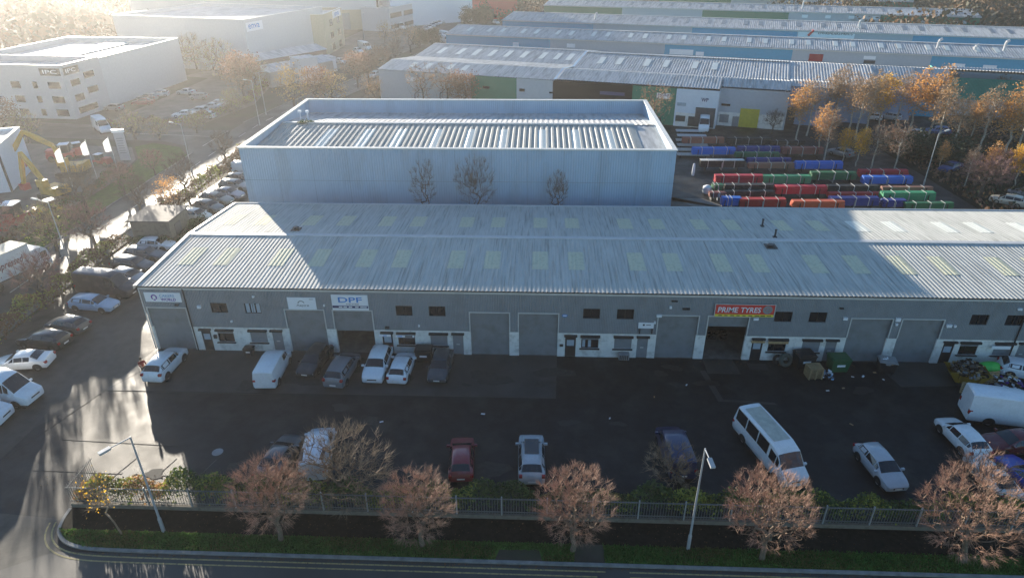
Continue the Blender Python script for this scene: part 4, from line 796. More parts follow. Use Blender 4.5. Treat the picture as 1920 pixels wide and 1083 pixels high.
vehicle('coupe', (.68,.66,.62), (1832,878), (1882,935), 'pale cream coupe behind the rightmost round tree')
vehicle('coupe', (.015,.05,.35), (1893,880), (1950,930), 'bright blue car cut off by the right edge')
vehicle('bigvan', (.73,.74,.76), (1970,800), (1800,778), 'long white high roof van lying across the right edge', 'van', 'panel_van')
vehicle('hatch', (.69,.7,.72), (1950,712), (1893,700), 'white car by the wall at the right edge behind the skip')
# left side of the estate yard
vehicle('bigvan', (.72,.74,.77), (82,755), (-62,741), 'white van at the left edge with its windscreen to the right', 'van', 'panel_van')
vehicle('bigvan', (.7,.72,.76), (12,790), (-120,790), 'front corner of a white van at the left edge, lowest in the row', 'van', 'panel_van')
vehicle('saloon', (.71,.72,.72), (-8,690), (103,683), 'white saloon facing left at the left edge above the two vans')
vehicle('estate', (.018,.02,.02), (38,640), (135,651), 'black estate car with sunlit roof, third above the white saloon row')
vehicle('hatch', (.05,.055,.065), (88,612), (172,625), 'dark grey hatchback showing red tail lights beside the hedge')
vehicle('estate', SB, (226,582), (136,574), 'silver blue estate facing right below the black van')
vehicle('bigvan', (.015,.016,.025), (263,556), (150,545), 'black van with grey roof squeezed beside the corner unit', 'van', 'panel_van')
vehicle('hatch', (.3,.31,.33), (278,533), (212,522), 'silver car half hidden between the black van and the terrace gable')
vehicle('estate', (.06,.065,.07), (290,508), (215,500), 'dark estate car parked above the black van')
vehicle('estate', (.09,.1,.12), (312,487), (240,482), 'grey estate car third down from the hut')
vehicle('hatch', (.71,.72,.735), (330,467), (262,466), 'white hatchback nearest the hut')
ub = [((395,415),(345,407),'hatch',(.45,.46,.46),'pale silver hatchback nearest the terrace roof in the upper row'),((420,399),(367,390),'hatch',(.1,.11,.12),'grey hatchback second from the terrace roof in the upper row'),((440,384),(378,376),'estate',(.14,.15,.15),'dull grey estate third from the terrace roof in the upper row'),((460,373),(400,366),'saloon',(.2,.2,.25),'purplish grey saloon beside the blue warehouse corner'),((472,357),(414,352),'estate',(.2,.21,.22),'mid grey estate close to the blue warehouse wall'),((475,343),(428,341),'hatch',(.09,.09,.1),'dark car tucked behind the blue warehouse corner'),((490,325),(444,324),'van',(.6,.64,.7),'white van mostly hidden by the blue warehouse')]
for f, r, k, c, l in ub: vehicle(k, c, f, r, l, group='cars parked beside the blue warehouse')
# far vehicles
vehicle('bigvan', WH, (205,254), (182,238), 'white van driving out of the side road below the office block', 'van', 'panel_van', 'distant vehicles', 1)
vehicle('bigvan', WH, (1318,253), (1320,232), 'white van parked nose out in front of the white unit', 'van', 'panel_van', 'distant vehicles', 1)
vehicle('hatch', WH, (692,150), (712,140), 'white car at the left end of the nearest background terrace', group='distant vehicles', detail=1)
vehicle('bigvan', WH, (765,58), (735,52), 'white lorry cab in front of the distant white offices', 'lorry', 'parked_lorry', 'distant vehicles', 1)
vehicle('hatch', (.5,.46,.38), (1862,378), (1912,388), 'pale beige hatchback behind the right end of the terrace roof', group='cars on the right behind the terrace', detail=1)
vehicle('estate', GY, (1905,368), (1945,372), 'grey car beyond the pale beige hatchback at the right edge', group='cars on the right behind the terrace', detail=1)
vehicle('saloon', BL, (1765,325), (1795,315), 'blue car under the birches beside the yard lamp', group='cars on the right behind the terrace', detail=1)
for i, (f, r, c, l) in enumerate((((1690,255),(1725,258),SI,'silver car parked behind the birch trunks'),((1738,250),(1775,252),(.05,.1,.3),'blue car parked behind the birch trunks'),((1615,222),(1648,226),WH,'white car parked at the foot of the steel blue wall'),((1655,222),(1680,226),SI,'silver car at the foot of the steel blue wall'),((1560,288),(1590,296),GY,'grey car beyond the brown steel bundles'),((1785,205),(1800,209),SI,'small silver car by the white sheds'))): vehicle('hatch', c, f, r, l, group='cars on the right behind the terrace', detail=1)
cps = [(215,208,GY),(345,219,WH),(372,213,SI),(355,225,SI),(385,222,WH),(350,178,SI),(372,186,GY),(275,188,GY),(300,180,SI),(395,205,SI),(410,200,WH),(268,196,RD)]
for i, (u, v, c) in enumerate(cps):
    nm = {str(WH): 'white', str(SI): 'silver', str(GY): 'grey', str(RD): 'dark red'}[str(c)]
    vehicle('saloon' if i % 2 else 'hatch', c, (u-18+((i*7) % 5), v+((i*3) % 5)-2), (u+18, v), f'{nm} car in the office car park, ' + ('nearest the office corner','leftmost bright car near the road hedge','second bright car near the road hedge','lower left bright car near the road hedge','lower right bright car near the road hedge','farthest one near the long warehouse wing','behind the farthest silver one','middle of the hazy upper row','next to the middle of the upper row','upper one beside the round brown tree','lower one beside the round brown tree','alone at the left of the rows')[i], group='cars in the office car park', detail=1)
for i, (u, v) in enumerate(((812,50),(818,47),(824,45),(830,43),(836,41),(842,39),(806,53),(800,56))):
    vehicle('hatch', (WH, SI)[i % 2], (u+4, v+3), (u-5, v-1), 'car in the distant sunlit row before the white offices, number %d from the far end' % (6-i if i < 6 else i+1), group='cars in the distant row', detail=1)
for i, (u, v, l) in enumerate(((835,72,'white lorry parked at the left end of the second terrace'),(838,80,'white van at the left end of the second terrace'),(930,44,'white car at the left end of the third terrace'),(672,98,'white car among the trees by the estate road'),(685,93,'white van among the trees by the estate road'),(640,118,'red and white car by the red leaved trees'))):
    vehicle('bigvan' if i in (0, 1, 4) else 'hatch', (.73,.73,.72), (u+9, v+3), (u-9, v-1), l, group='distant vehicles', detail=1)
# box truck on the left
f = G(92,488); r = G(-60,560); f.z = r.z = 0; rz = math.atan2(f.y-r.y, f.x-r.x)
t = thing('box_truck', 'white box lorry with red script on its side passing on the estate road', 'lorry', f-Vector((math.cos(rz),math.sin(rz),0))*.6+Vector((.7,-.6,0)), rz)
b = MB(); b.box(-8.6,-2.1,-1.2,1.2,1.05,3.7); b.build('box_body', mat('truck_box_white', (.66,.65,.62), .6, var=.05), t); b = MB(); b.box(-8.65,-2.05,-1.24,1.24,3.7,3.76); b.build('box_roof', mat('truck_roof_cream', (.5,.46,.36), .7), t)
b = MB(); ck = [(0,.5),(0,1.5),(-.25,2.35),(-.7,2.75),(-1.95,2.8),(-1.95,.5)]
for s_ in (1,-1): b.face([(x,s_*1.12,z) for x, z in (ck if s_ == -1 else ck[::-1])])
for i in range(len(ck)): a, c = ck[i], ck[(i+1) % len(ck)]; b.face([(a[0],-1.12,a[1]),(a[0],1.12,a[1]),(c[0],1.12,c[1]),(c[0],-1.12,c[1])])
b.build('cab', paint(WH), t); b = MB(); b.face([(.01,-1.0,1.55),(.01,1.0,1.55),(-.23,1.0,2.3),(-.23,-1.0,2.3)]); b.build('windscreen', M['glass'], t)
for s_ in (1,-1): b = MB(); b.box(-1.1,-.35,s_*1.13-.01,s_*1.13+.01,1.5,2.2); b.build('side_window', M['glass'], t)
b = MB(); b.box(-8.4,-.3,-.5,.5,.55,1.0); b.build('chassis', M['dark'], t)
for x in (-.9,-6.4):
    for s_ in (1,-1): a, q = wheelmesh(.48,.3); o = a.build('wheel', M['tyre'], t, True, (x,s_*1.0,.48))
tx = text('Vanpressed', 0, 0, 3.7, 1.0, mat('dark_red_script', (.2,.05,.05), .6), t, y=0, ital=.3); tx.location = (-6.7,-1.22,1.9)
# ------------------------------------------------------------------ person by the white SUV
def skin_body(name, pts, edges, mt, parent):
    me = bpy.data.meshes.new(name); me.from_pydata([p[:3] for p in pts], edges, []); o = bpy.data.objects.new(name, me); COL.objects.link(o)
    sm = o.modifiers.new('s', 'SKIN'); sm.use_smooth_shade = True; sv = me.skin_vertices[0].data
    for i, p in enumerate(pts): sv[i].radius = (p[3], p[3]*(p[4] if len(p) > 4 else 1))
    sv[0].use_root = True; ss = o.modifiers.new('b', 'SUBSURF'); ss.levels = ss.render_levels = 1
    dg = bpy.context.evaluated_depsgraph_get(); m2 = bpy.data.meshes.new_from_object(o.evaluated_get(dg)); bpy.data.objects.remove(o)
    m2.materials.clear(); m2.materials.append(mt); o = bpy.data.objects.new(name, m2); COL.objects.link(o); o.parent = parent; return o
pp = G(273,703); pe = thing('person', 'person in dark red hooded jacket standing at the rear door of the white SUV', 'person', pp, R(-35))
pts = [(0,0,.95,.15,.8),(0,0,1.15,.14,.75),(0,0,1.38,.16,.7),(0,0,1.5,.07),(.01,0,1.6,.085),(.015,0,1.7,.09),(0,.19,1.42,.062),(.03,.25,1.15,.05),(.22,.22,1.0,.04),(.29,.21,.97,.042),(0,-.19,1.42,.062),(.03,-.25,1.15,.05),(.22,-.22,1.02,.04),(.29,-.21,1.0,.042),(0,.1,.88,.1),(.03,.11,.5,.07),(0,.12,.1,.05),(.14,.13,.04,.045),(0,-.1,.88,.1),(-.02,-.11,.5,.07),(-.06,-.12,.1,.05),(.08,-.13,.04,.045)]
ed = [(0,1),(1,2),(2,3),(3,4),(4,5),(2,6),(6,7),(7,8),(8,9),(2,10),(10,11),(11,12),(12,13),(0,14),(14,15),(15,16),(16,17),(0,18),(18,19),(19,20),(20,21)]
skin_body('body', pts, ed, M['skin'], pe)
jk = [(0,0,.9,.175,.85),(0,0,1.15,.165,.8),(0,0,1.38,.18,.75),(0,0,1.47,.1),(0,.2,1.42,.08),(.03,.26,1.15,.065),(.2,.235,1.01,.055),(0,-.2,1.42,.08),(.03,-.26,1.15,.065),(.2,-.235,1.03,.055)]
skin_body('jacket', jk, [(0,1),(1,2),(2,3),(2,4),(4,5),(5,6),(2,7),(7,8),(8,9)], M['cloth'], pe)
tr = [(0,0,.9,.16,.8),(0,.1,.84,.115),(.03,.11,.5,.085),(0,.12,.12,.07),(0,-.1,.84,.115),(-.02,-.11,.5,.085),(-.06,-.12,.12,.07)]
skin_body('trousers', tr, [(0,1),(1,2),(2,3),(0,4),(4,5),(5,6)], M['trou'], pe)
b = MB(); b.lathe([(.001,1.83),(.07,1.81),(.105,1.74),(.11,1.66),(.09,1.58)], 10, (-.02,0)); b.build('hair', M['hair'], pe, smooth=True)
# ------------------------------------------------------------------ trees
def skeleton(rg, th, c, rad, N, step, shell=.5, tw=.4, zmin=None, tn=3):
    zmin = zmin or th*.75
    c = Vector(c); nodes = [Vector((0,0,0))]; par = [-1]
    lean = Vector((c.x*.5, c.y*.5, th))
    for k in range(1, tn+1): nodes.append(lean*(k/tn)+Vector((rg.uniform(-.04,.04), rg.uniform(-.04,.04), 0))*min(th, 3)); par.append(len(nodes)-2)
    dep = [min(i, 3) for i in range(tn+1)]; pts = []; st = max(i for i in range(tn+1) if nodes[i].z <= zmin+.01 or i <= (3 if tn == 3 else 0))
    while len(pts) < N:
        d = Vector((rg.gauss(0,1), rg.gauss(0,1), rg.gauss(0,1))).normalized(); r = rg.random()**shell
        p = Vector((c.x+d.x*r*rad[0], c.y+d.y*r*rad[1], c.z+d.z*r*rad[2]))
        if p.z > zmin: pts.append(p)
    top = nodes[st]; pts.sort(key=lambda p: (p-top).length)
    for p in pts:
        bi, bd = st, 1e9
        for i in range(st, len(nodes)):
            q = nodes[i]; d = p-q; D = d.length
            if D >= bd: continue
            cost = D+dep[i]*.02+(.35*max(0, -d.z))
            o = q-top
            if o.length > .3: cost += tw*D*(1-d.normalized().dot(o.normalized()))*.5
            if cost < bd: bd = cost; bi = i
        q = nodes[bi]; d = p-q; n = max(1, int(d.length/step)); prev = bi
        for k in range(1, n+1):
            v = q+d*(k/n); 
            if k < n: v = v+Vector((rg.uniform(-1,1), rg.uniform(-1,1), rg.uniform(-.3,1)))*step*.16
            nodes.append(v); par.append(prev); dep.append(dep[prev]+1); prev = len(nodes)-1
    ch = [0]*len(nodes)
    for p_ in par[1:]: ch[p_] += 1
    return nodes, par, ch
def tree(name, label, base, th, tr, c, rad, N, tips, mats, cat='tree', seed=1, twigs=0, twl=.5, twr=.008, leaves=0, ls=.2, group=None, rz=0, rmin=.012, shell=.5, leafspread=.3, leafprob=1., up=.25, zmin=None, tn=3, ex=2.8):
    """mats = (bark, twig, leaf)"""
    rg = random.Random(seed); nodes, par, ch = skeleton(rg, th, c, rad, N, .6 if rad[2] < 4 else .9, shell, .4, zmin, tn)
    R_ = [0.]*len(nodes)
    for i in range(len(nodes)-1, 0, -1):
        if ch[i] == 0: R_[i] = rmin**ex
        R_[par[i]] += R_[i]
    R_ = [max(rmin, x**(1/ex)) for x in R_]; k = tr/R_[1]; r1 = R_[1]
    R_ = [max(rmin, r*(1+(k-1)*(r/r1)**.8)) for r in R_]
    t = thing(name, label, cat, base, rz, group)
    tb = MB(); cb = MB(); thr = max(tr*.42, rmin*2)
    for i in range(1, len(nodes)):
        a, b_ = R_[par[i]], R_[i]
        if par[i] == 0: a = tr*1.25
        if i <= tn or b_ > thr: tb.tube(nodes[par[i]], nodes[i], a, b_, 7, False)
        else: cb.tube(nodes[par[i]], nodes[i], min(a, b_*1.8), b_, 4 if b_ > .03 else 3, False)
    tb.build('trunk', mats[0], t, smooth=True); cc = Vector(c)-Vector((0,0,rad[2]*.5))
    tipi = [i for i in range(4, len(nodes)) if ch[i] == 0 or (R_[i] < rmin*1.6)]
    cb.cur = 1
    for i in tipi:
        o = (nodes[i]-cc).normalized()
        for k in range(twigs):
            d = (o+Vector((rg.gauss(0,.45), rg.gauss(0,.45), rg.gauss(0,.35)+up))).normalized(); l = twl*(.5+rg.random()); a = nodes[i]+(nodes[par[i]]-nodes[i])*rg.random()
            cb.spike(a, a+d*l, twr)
            if twl > .35:
                m_ = a+d*l*.45; d2 = (d+Vector((rg.gauss(0,.5), rg.gauss(0,.5), rg.gauss(0,.5)))).normalized(); cb.spike(m_, m_+d2*l*.55, twr*.8)
    cb.cur = 2
    if leaves:
        for i in tipi:
            if rg.random() > leafprob: continue
            for k in range(leaves):
                p = nodes[i]+Vector((rg.gauss(0,1), rg.gauss(0,1), rg.gauss(0,1)))*leafspread; cb.leaf(p, ls, rg)
    cb.build('crown', [M['birch'] if 'birch' in name else M['limb'], mats[1], mats[2] if len(mats) > 2 else mats[1]], t)
    return t
TRE = [((527,1010),(505,925),2.35,'round bare tree with reddish twigs nearest the left verge lamp post'),
       ((792,1021),(782,945),2.2,'round bare tree with orange red crown top, second from the left on the verge'),
       ((1074,1031),(1078,950),2.35,'full round bare tree with pinkish twigs in the middle of the verge'),
       ((1428,1046),(1440,950),2.5,'round bare tree with pale tangled lower branches below the minibus'),
       ((1806,1052),(1826,962),2.9,'widest orange brown bare tree at the right end of the verge, with a leaning trunk')]
for i, (bp, cp, r, lab) in enumerate(TRE):
    base = G(*bp, .1); d = CAM-base; 
    # crown centre lies in the vertical plane through the trunk
    rr = G(*cp, 0)-CAM; n = Vector((0,1,0)); k = (base-CAM).dot(n)/rr.dot(n); cc = CAM+rr*k
    tree('street_tree', lab, base, 1.5+.1*i, .15, (cc.x-base.x, rnd.uniform(-.2,.2), cc.z-.1+.15), (r, r*.95, r*.95), 680, 0, (M['bark'], M['twig'], M['twig']), seed=20+i, twigs=10, twl=.45, twr=.008, rmin=.007, zmin=.95, group='round pollarded trees along the verge', shell=.42)
bp = G(608,958); tree('bare_tree', 'large spreading leafless tree behind the fence, over the white van', bp, 1.2, .22, (1.4,.4,3.4), (3.3,2.8,2.9), 620, 0, (M['bark'], M['twigp'], M['twigp']), seed=41, twigs=9, twl=.7, twr=.01, rmin=.008, shell=.45)
bp = G(1300,930); tree('bare_tree', 'leaning leafless small tree in front of the navy van', bp, .8, .12, (-1.6,.5,2.3), (1.9,1.6,1.5), 220, 0, (M['bark'], M['twigp'], M['twigp']), seed=42, twigs=7, twl=.45, twr=.009)
bp = G(1850,945); tree('bare_tree', 'orange brown leafless bush tree between the cream coupe and the widest round tree', bp, .8, .12, (-1.1,.2,2.5), (2.2,1.6,1.5), 260, 0, (M['bark'], M['twig'], M['lfr']), seed=43, twigs=7, twl=.5, twr=.009, leaves=2, ls=.09)
bp = G(228,1000,.1); tree('sapling', 'crooked young tree with a few golden leaves left of the front lamp post', bp, 1.4, .05, (-.7,.2,3.0), (.8,.8,1.7), 60, 0, (M['twigp'], M['twigp'], M['lfy']), seed=44, twigs=5, twl=.5, twr=.009, leaves=4, ls=.13, leafprob=.5)
# leafless trees between terrace and blue warehouse
for i, (u, h, r, l) in enumerate(((790,10.6,1.7,'sparse upright leafless tree against the blue warehouse wall, left of the bushy one'),(888,10.9,2.5,'bushy many stemmed leafless tree against the blue warehouse wall'),(1045,9.2,1.2,'small leafless tree against the blue warehouse wall, right of the bushy one'))):
    p = G(u, 384, 6.1); b0 = Vector((p.x, 22.6, 0)); q_ = h-5.4; tree('bare_tree', l, b0, 5.0, .09, (0,0,5.6+q_*.45), (r,.9,q_*.56), 230+200*(i == 1), 0, (M['twigd'], M['twigd'], M['twigd']), seed=50+i, twigs=7, twl=.6, twr=.007, rmin=.008, group='leafless trees by the blue warehouse', up=.8, zmin=4.6)
# trees along the estate road and beyond: prototypes then individual copies
def protos():
    P = {}
    P['bare'] = tree('roadside_tree', 'x', (0,0,0), 2.0, .16, (0,0,4.2), (2.2,2.2,2.3), 280, 0, (M['barkd'], M['twigd'], M['twigd']), seed=60, twigs=10, twl=.7, twr=.011, rmin=.012)
    P['pink'] = tree('roadside_tree', 'x', (0,0,0), 1.8, .18, (0,0,4.0), (2.4,2.4,2.1), 280, 0, (M['barkd'], mat('mauve_twigs', (.22,.12,.11), .8, var=.3), M['lfr']), seed=61, twigs=11, twl=.6, twr=.012, leaves=2, ls=.14, rmin=.012)
    P['olive'] = tree('roadside_tree', 'x', (0,0,0), 1.2, .18, (0,0,3.2), (2.9,2.9,2.5), 260, 0, (M['barkd'], M['twigp'], M['lfh']), seed=62, twigs=10, twl=.7, twr=.013, leaves=3, ls=.18, rmin=.014)
    P['orange'] = tree('autumn_tree', 'x', (0,0,0), 2.0, .18, (0,0,5.0), (2.6,2.6,3.2), 170, 0, (M['barkd'], M['twigp'], M['lfo']), seed=63, twigs=3, twl=.6, twr=.016, leaves=22, ls=.27, rmin=.015, leafprob=.9, leafspread=.45)
    P['ochre'] = tree('autumn_tree', 'x', (0,0,0), 2.0, .18, (0,0,5.0), (2.8,2.8,3.2), 170, 0, (M['barkd'], M['twigp'], mat('ochre_leaves', (.36,.25,.09), .7, var=.4, scale=.9, trans=.3)), seed=67, twigs=6, twl=.6, twr=.014, leaves=16, ls=.25, rmin=.015, leafprob=.85, leafspread=.45)
    P['russet'] = tree('autumn_tree', 'x', (0,0,0), 2.4, .2, (0,0,5.6), (3.4,3.4,3.4), 200, 0, (M['barkd'], M['twigp'], M['lfr']), seed=64, twigs=3, twl=.7, twr=.018, leaves=20, ls=.3, rmin=.018, leafspread=.5)
    P['tan'] = tree('autumn_tree', 'x', (0,0,0), 2.4, .2, (0,0,6.0), (3.0,3.0,3.8), 180, 0, (M['barkd'], M['twigp'], M['lfp']), seed=65, twigs=12, twl=.9, twr=.014, leaves=9, ls=.2, rmin=.015, leafspread=.5)
    P['dark'] = tree('evergreen_tree', 'x', (0,0,0), 1.0, .25, (0,0,4.5), (4.2,4.2,4.0), 170, 0, (M['barkd'], M['twigd'], M['lfd']), seed=66, twigs=0, leaves=22, ls=.5, rmin=.03, leafspread=.55)
    for j, lf in enumerate(('lfp','lfo','lfy','lfr')):
        P['birch%d' % j] = tree('birch_tree', 'x', (0,0,0), 11.0, .12, (.3*(-1)**j,0,8.0), (1.5+.1*j,1.5,4.4), 170, 0, (M['birch'], M['twigp'], M[lf]), seed=70+j, twigs=10, twl=.8, twr=.011, leaves=(8,24,28,10)[j], ls=.22, rmin=.011, leafspread=.4, leafprob=(.8,.95,.97,.8)[j], zmin=4.4, tn=9, up=.5)
    return P
PR = protos(); USED = set()
def put(kind, u, v, label, scale=1., sz=None, group='trees along the estate road', z=0, name=None):
    p = G(u, v, 0); p.z = z; q = rnd.random()*6.28; sc = (scale, scale, sz or scale); src = PR[kind]
    if label in LAB: print('DUP LABEL', label)
    LAB.add(label)
    if kind not in USED:
        USED.add(kind); src.location = p; src.rotation_euler = (0,0,q); src.scale = sc; src['label'] = label; src['group'] = group; return src
    return dup(src, p, q, label, sc, group=group)
for a in (('pink',182,470,'mauve leafless tree beside the bright stretch of estate road',1.0),('bare',268,408,'dark leafless tree left of the flat roofed hut',.9),('orange',328,398,'small bright orange tree behind the flat roofed hut',.62),
          ('bare',352,372,'leafless roadside tree behind the small orange tree',1.0),('bare',425,310,'leafless roadside tree at the left edge of the blue warehouse',.9),('olive',108,470,'rounded olive brown tree above the box lorry',1.05),('pink',88,572,'pink red leafless tree hiding the lorry wheels',.95),
          ('pink',8,470,'pinkish tree at the left edge above the lorry',1.0),('bare',165,400,'leafless tree by the flagpoles, left one',1.05),('pink',235,365,'leafless mauve tree by the flagpoles, right one',.8),('pink',292,330,'sparse mauve tree at the grass corner of the junction',.7),
          ('ochre',555,212,'green orange autumn tree left of the blue warehouse top corner',1.25),('russet',600,205,'russet tree second left of the blue warehouse top corner',1.0),('ochre',632,208,'golden brown tree just above the blue warehouse top corner',1.05),('russet',672,165,'red leaved tree beside the road, first of three',.95),('russet',742-50,152,'red leaved tree beside the road, second of three',.8),
          ('russet',717,140,'red leaved tree beside the road, third of three',.85),('bare',742,122,'dark leafless tree beside the road near the white terrace corner',1.1),('tan',700,205,'brown tree below the left end of the nearest background terrace',.75),('tan',792,212,'pale leafless looking tree before the grey terrace units, left one',1.0),('tan',838,212,'tan tree before the grey terrace units, middle one',1.0),('russet',868,212,'brown tree before the green terrace unit',.95),
          ('tan',985,206,'small brown tree before the grey unit beside the black one',.6),('tan',1100,205,'small pale tree poking up before the black unit',.5),('tan',1222,262,'tall brown leafless tree at the right top corner of the blue warehouse',1.0),('bare',1447,252,'leafless bush between the yellow door and the birches',.7),
          ('tan',770,100,'rounded tan tree on the far roadside, lower one',.9),('tan',745,90,'rounded tan tree on the far roadside, middle one',.8),('ochre',722,82,'orange pink tree on the far forecourt edge',.9),('dark',788,90,'dark evergreen behind the tan roadside trees',.7),('dark',812,88,'dark evergreen beside the white car row',.7),('dark',880,52,'dark evergreen clump before the gabled house, left one',.9),('dark',905,50,'dark evergreen clump before the gabled house, right one',1.0),
          ('tan',900,32,'tan round tree beyond the dark evergreens, left one',1.0),('tan',938,34,'tan round tree beyond the dark evergreens, right one',1.1),('dark',965,22,'dark tree at the top edge left of the fourth terrace',1.0),('tan',1005,14,'brown tree at the top edge by the fourth terrace corner',1.0),
          ('olive',440,215,'round olive tree at the right edge of the office car park',.9),('olive',55,268,'hazy brown tree in front of the office block windows',1.0),('russet',15,262,'hazy reddish tree at the left edge below the office block',.9),('olive',255,262,'hazy olive bush tree above the totem sign',.9),('olive',330,140,'hazy tree beside the long warehouse wing, near one',1.5),('olive',370,130,'hazy green tree before the tall grey warehouse, left one',1.6),('olive',415,150,'hazy green tree before the tall grey warehouse, middle one',1.7),('russet',460,190,'hazy russet tree between car park and road',1.2),('olive',480,165,'hazy green tree before the tall grey warehouse, right one',1.3),('olive',300,262,'hazy hedge tree below the office car park, left one',.7),('olive',370,250,'hazy hedge tree below the office car park, right one',.7)):
    put(*a)
# birch belt on the right
BI = [(1492,262,1,1.0,'fullest golden orange birch at the left end of the birch belt'),(1512,255,0,1.05,'pinkish birch behind the fullest orange one'),(1530,292,1,.85,'golden birch rising behind the brown red bundle'),(1548,240,0,1.05,'thin pale birch in front of the steel blue wall, leftmost'),(1545,300,3,.85,'brown leafless birch right of the brown red bundle'),(1562,228,0,1.1,'thin pink topped birch in front of the steel blue wall'),
      (1580,302,2,.55,'small bright yellow birch above the blue bundle end'),(1604,312,2,.62,'brightest yellow birch next to the blue bundle end'),(1590,252,0,1.1,'slim birch with white trunk, first of the bare stemmed ones'),(1603,262,0,1.15,'slim birch with white trunk, second of the bare stemmed ones'),(1622,258,0,1.2,'slim birch with white trunk, third of the bare stemmed ones'),(1645,245,2,1.05,'yellow topped birch in the middle of the belt'),(1632,318,3,.75,'brown twiggy birch above the crimson bundle'),
      (1676,240,0,1.05,'pinkish birch right of the yellow topped one'),(1676,322,3,.8,'pale stemmed leafless birch above the right crimson bundle'),(1702,250,1,1.15,'tall orange birch before the teal wall corner'),(1738,262,1,1.25,'tallest birch crossing the terrace roof edge'),(1750,282,0,1.15,'long white stemmed birch left of the white sheds'),(1782,290,0,1.0,'white stemmed birch below the left white shed'),(1818,262,1,.75,'orange flame shaped birch between the white sheds'),
      (1830,292,0,1.15,'white stemmed birch below the right white shed'),(1880,300,1,1.2,'large orange red birch near the right edge'),(1905,285,3,1.2,'russet birch at the right edge'),(1918,240,1,1.1,'orange birch topmost at the right edge'),(1808,350,3,.6,'reddish birch sapling right of the yard lamp'),(1852,345,1,.62,'golden orange young birch above the beige car'),(1900,352,2,.65,'golden yellow young birch at the right edge above the grey car'),(1760,318,1,.45,'short orange topped sapling behind the yard lamp'),(1770,205,0,.8,'thin birch before the teal wall, left one'),(1860,215,0,.8,'thin birch before the teal wall, right one')]
for u, v, k, s, l in BI: put('birch%d' % k, u, v, l, s*1.15, s*.8, 'birch trees in the belt beside the storage yard')
put('pink',1835,372,'broad pinkish leafless thicket tree behind the terrace roof end',1.3,1.0,'birch trees in the belt beside the storage yard'); put('pink',1868,350,'second pinkish leafless thicket tree, behind the beige car',1.1,.9,'birch trees in the belt beside the storage yard')
put('dark',1700,292,'dark evergreen mass under the birches, left one',.8,.5,'birch trees in the belt beside the storage yard'); put('dark',1780,305,'dark evergreen mass under the birches, right one',.9,.45,'birch trees in the belt beside the storage yard')
# ------------------------------------------------------------------ hedges, undergrowth, far woods, grass
def hedge(name, label, path, w_, h_, n, mats, ls, seed, cat='hedge', base=0, kind=None, var=.35, tw=0):
    rg = random.Random(seed); b = MB(); L = [(Vector(a), Vector(c)) for a, c in zip(path, path[1:])]; tot = sum((c-a).length for a, c in L)
    ph = [rg.random()*6.28 for _ in range(4)]
    for k in range(n):
        s = rg.random()*tot; s0 = s
        for a, c in L:
            l = (c-a).length
            if s <= l: break
            s -= l
        d = (c-a).normalized(); nn = Vector((-d.y, d.x)); hh = h_*(1+var*math.sin(s0*.9+ph[0])*math.sin(s0*.37+ph[1])+var*.5*math.sin(s0*2.3+ph[2]))
        x = rg.uniform(-1,1); z = hh*(1-abs(rg.gauss(0,.33))); 
        if z < .05: z = rg.random()*hh
        lim = math.sqrt(max(0, 1-(z/hh)**3)) if hh > 0 else 1
        p = a+d*s+nn*(x*w_/2*(.35+.65*lim)); g = math.sin(s0*1.3+ph[3])+math.sin(s0*.31+ph[0])+rg.gauss(0,.7)
        b.cur = 0 if g < -.2 else (1 if g < 1.0 else 2)
        if tw and rg.random() < tw: b.spike((p.x,p.y,base+z*.7), (p.x+rg.gauss(0,.2), p.y+rg.gauss(0,.2), base+z+rg.random()*.5), .012)
        else: b.leaf((p.x, p.y, base+z), ls, rg)
    o = b.build(name, mats, None); tag(o, label, cat, None, kind); return o
hedge('hedge', 'sunlit straggly hedge of mixed shrubs behind the left end of the railings', [(4.2,-18.0),(11,-17.9),(19,-17.9)], 1.5, 2.0, 6500, [M['lfg'],M['lfh'],M['lfp']], .19, 1, tw=.25)
hedge('hedge', 'dark green hedge behind the middle of the railings below the parked cars', [(19,-18.0),(33,-17.9),(47,-17.9)], 1.5, 1.9, 9500, [M['lfg'],M['lfg'],M['lfh']], .19, 2, tw=.12)
hedge('hedge', 'brambly hedge behind the right end of the railings', [(47,-18.0),(62,-17.9),(90,-17.9)], 1.5, 1.9, 12000, [M['lfg'],M['lfh'],M['lfg']], .19, 3, tw=.12)
hedge('hedge', 'long brown and green hedge between the estate road and the parked cars', [(-15.2,-30),(-15.3,-10),(-15.6,8),(-15.9,21.5)], 2.2, 1.7, 17000, [M['lfb'],M['lfh'],M['lfb']], .24, 4, tw=.25)
hedge('hedge', 'clipped brown hedge beyond the hut beside the blue warehouse', [(-14.6,29),(-14.4,40),(-14.0,60),(-11.8,80)], 2.0, 2.2, 9000, [M['lfb'],M['lfb'],M['lfh']], .28, 5, tw=.2)
hedge('shrub_border', 'dark shrubs around the base of the flat roofed hut', [(-15,21.4),(-10,21.6),(-8.8,24),(-9,29)], 1.6, 1.3, 2600, [M['lfg'],M['lfb'],M['lfg']], .22, 6, 'shrubs')
hedge('hedge', 'dark roadside hedge in front of the excavator yard', [(-29.3,0),(-29.8,20),(-30.5,42),(-33,52)], 1.8, 1.1, 6000, [M['lfb'],M['lfg'],M['lfb']], .26, 7)
hedge('hedge', 'hazy hedge around the office car park', [(-52,76),(-34,78),(-29.5,95),(-33,118)], 2.4, 1.6, 5000, [M['lfb'],M['lfh'],M['lfr']], .34, 8)
hedge('hedge', 'overgrown hedge between the nearest background terrace and the blue warehouse', [(-8,66),(10,60),(30,58),(49,56)], 3, 2.2, 7000, [M['lfb'],M['lfr'],M['lfh']], .34, 9)
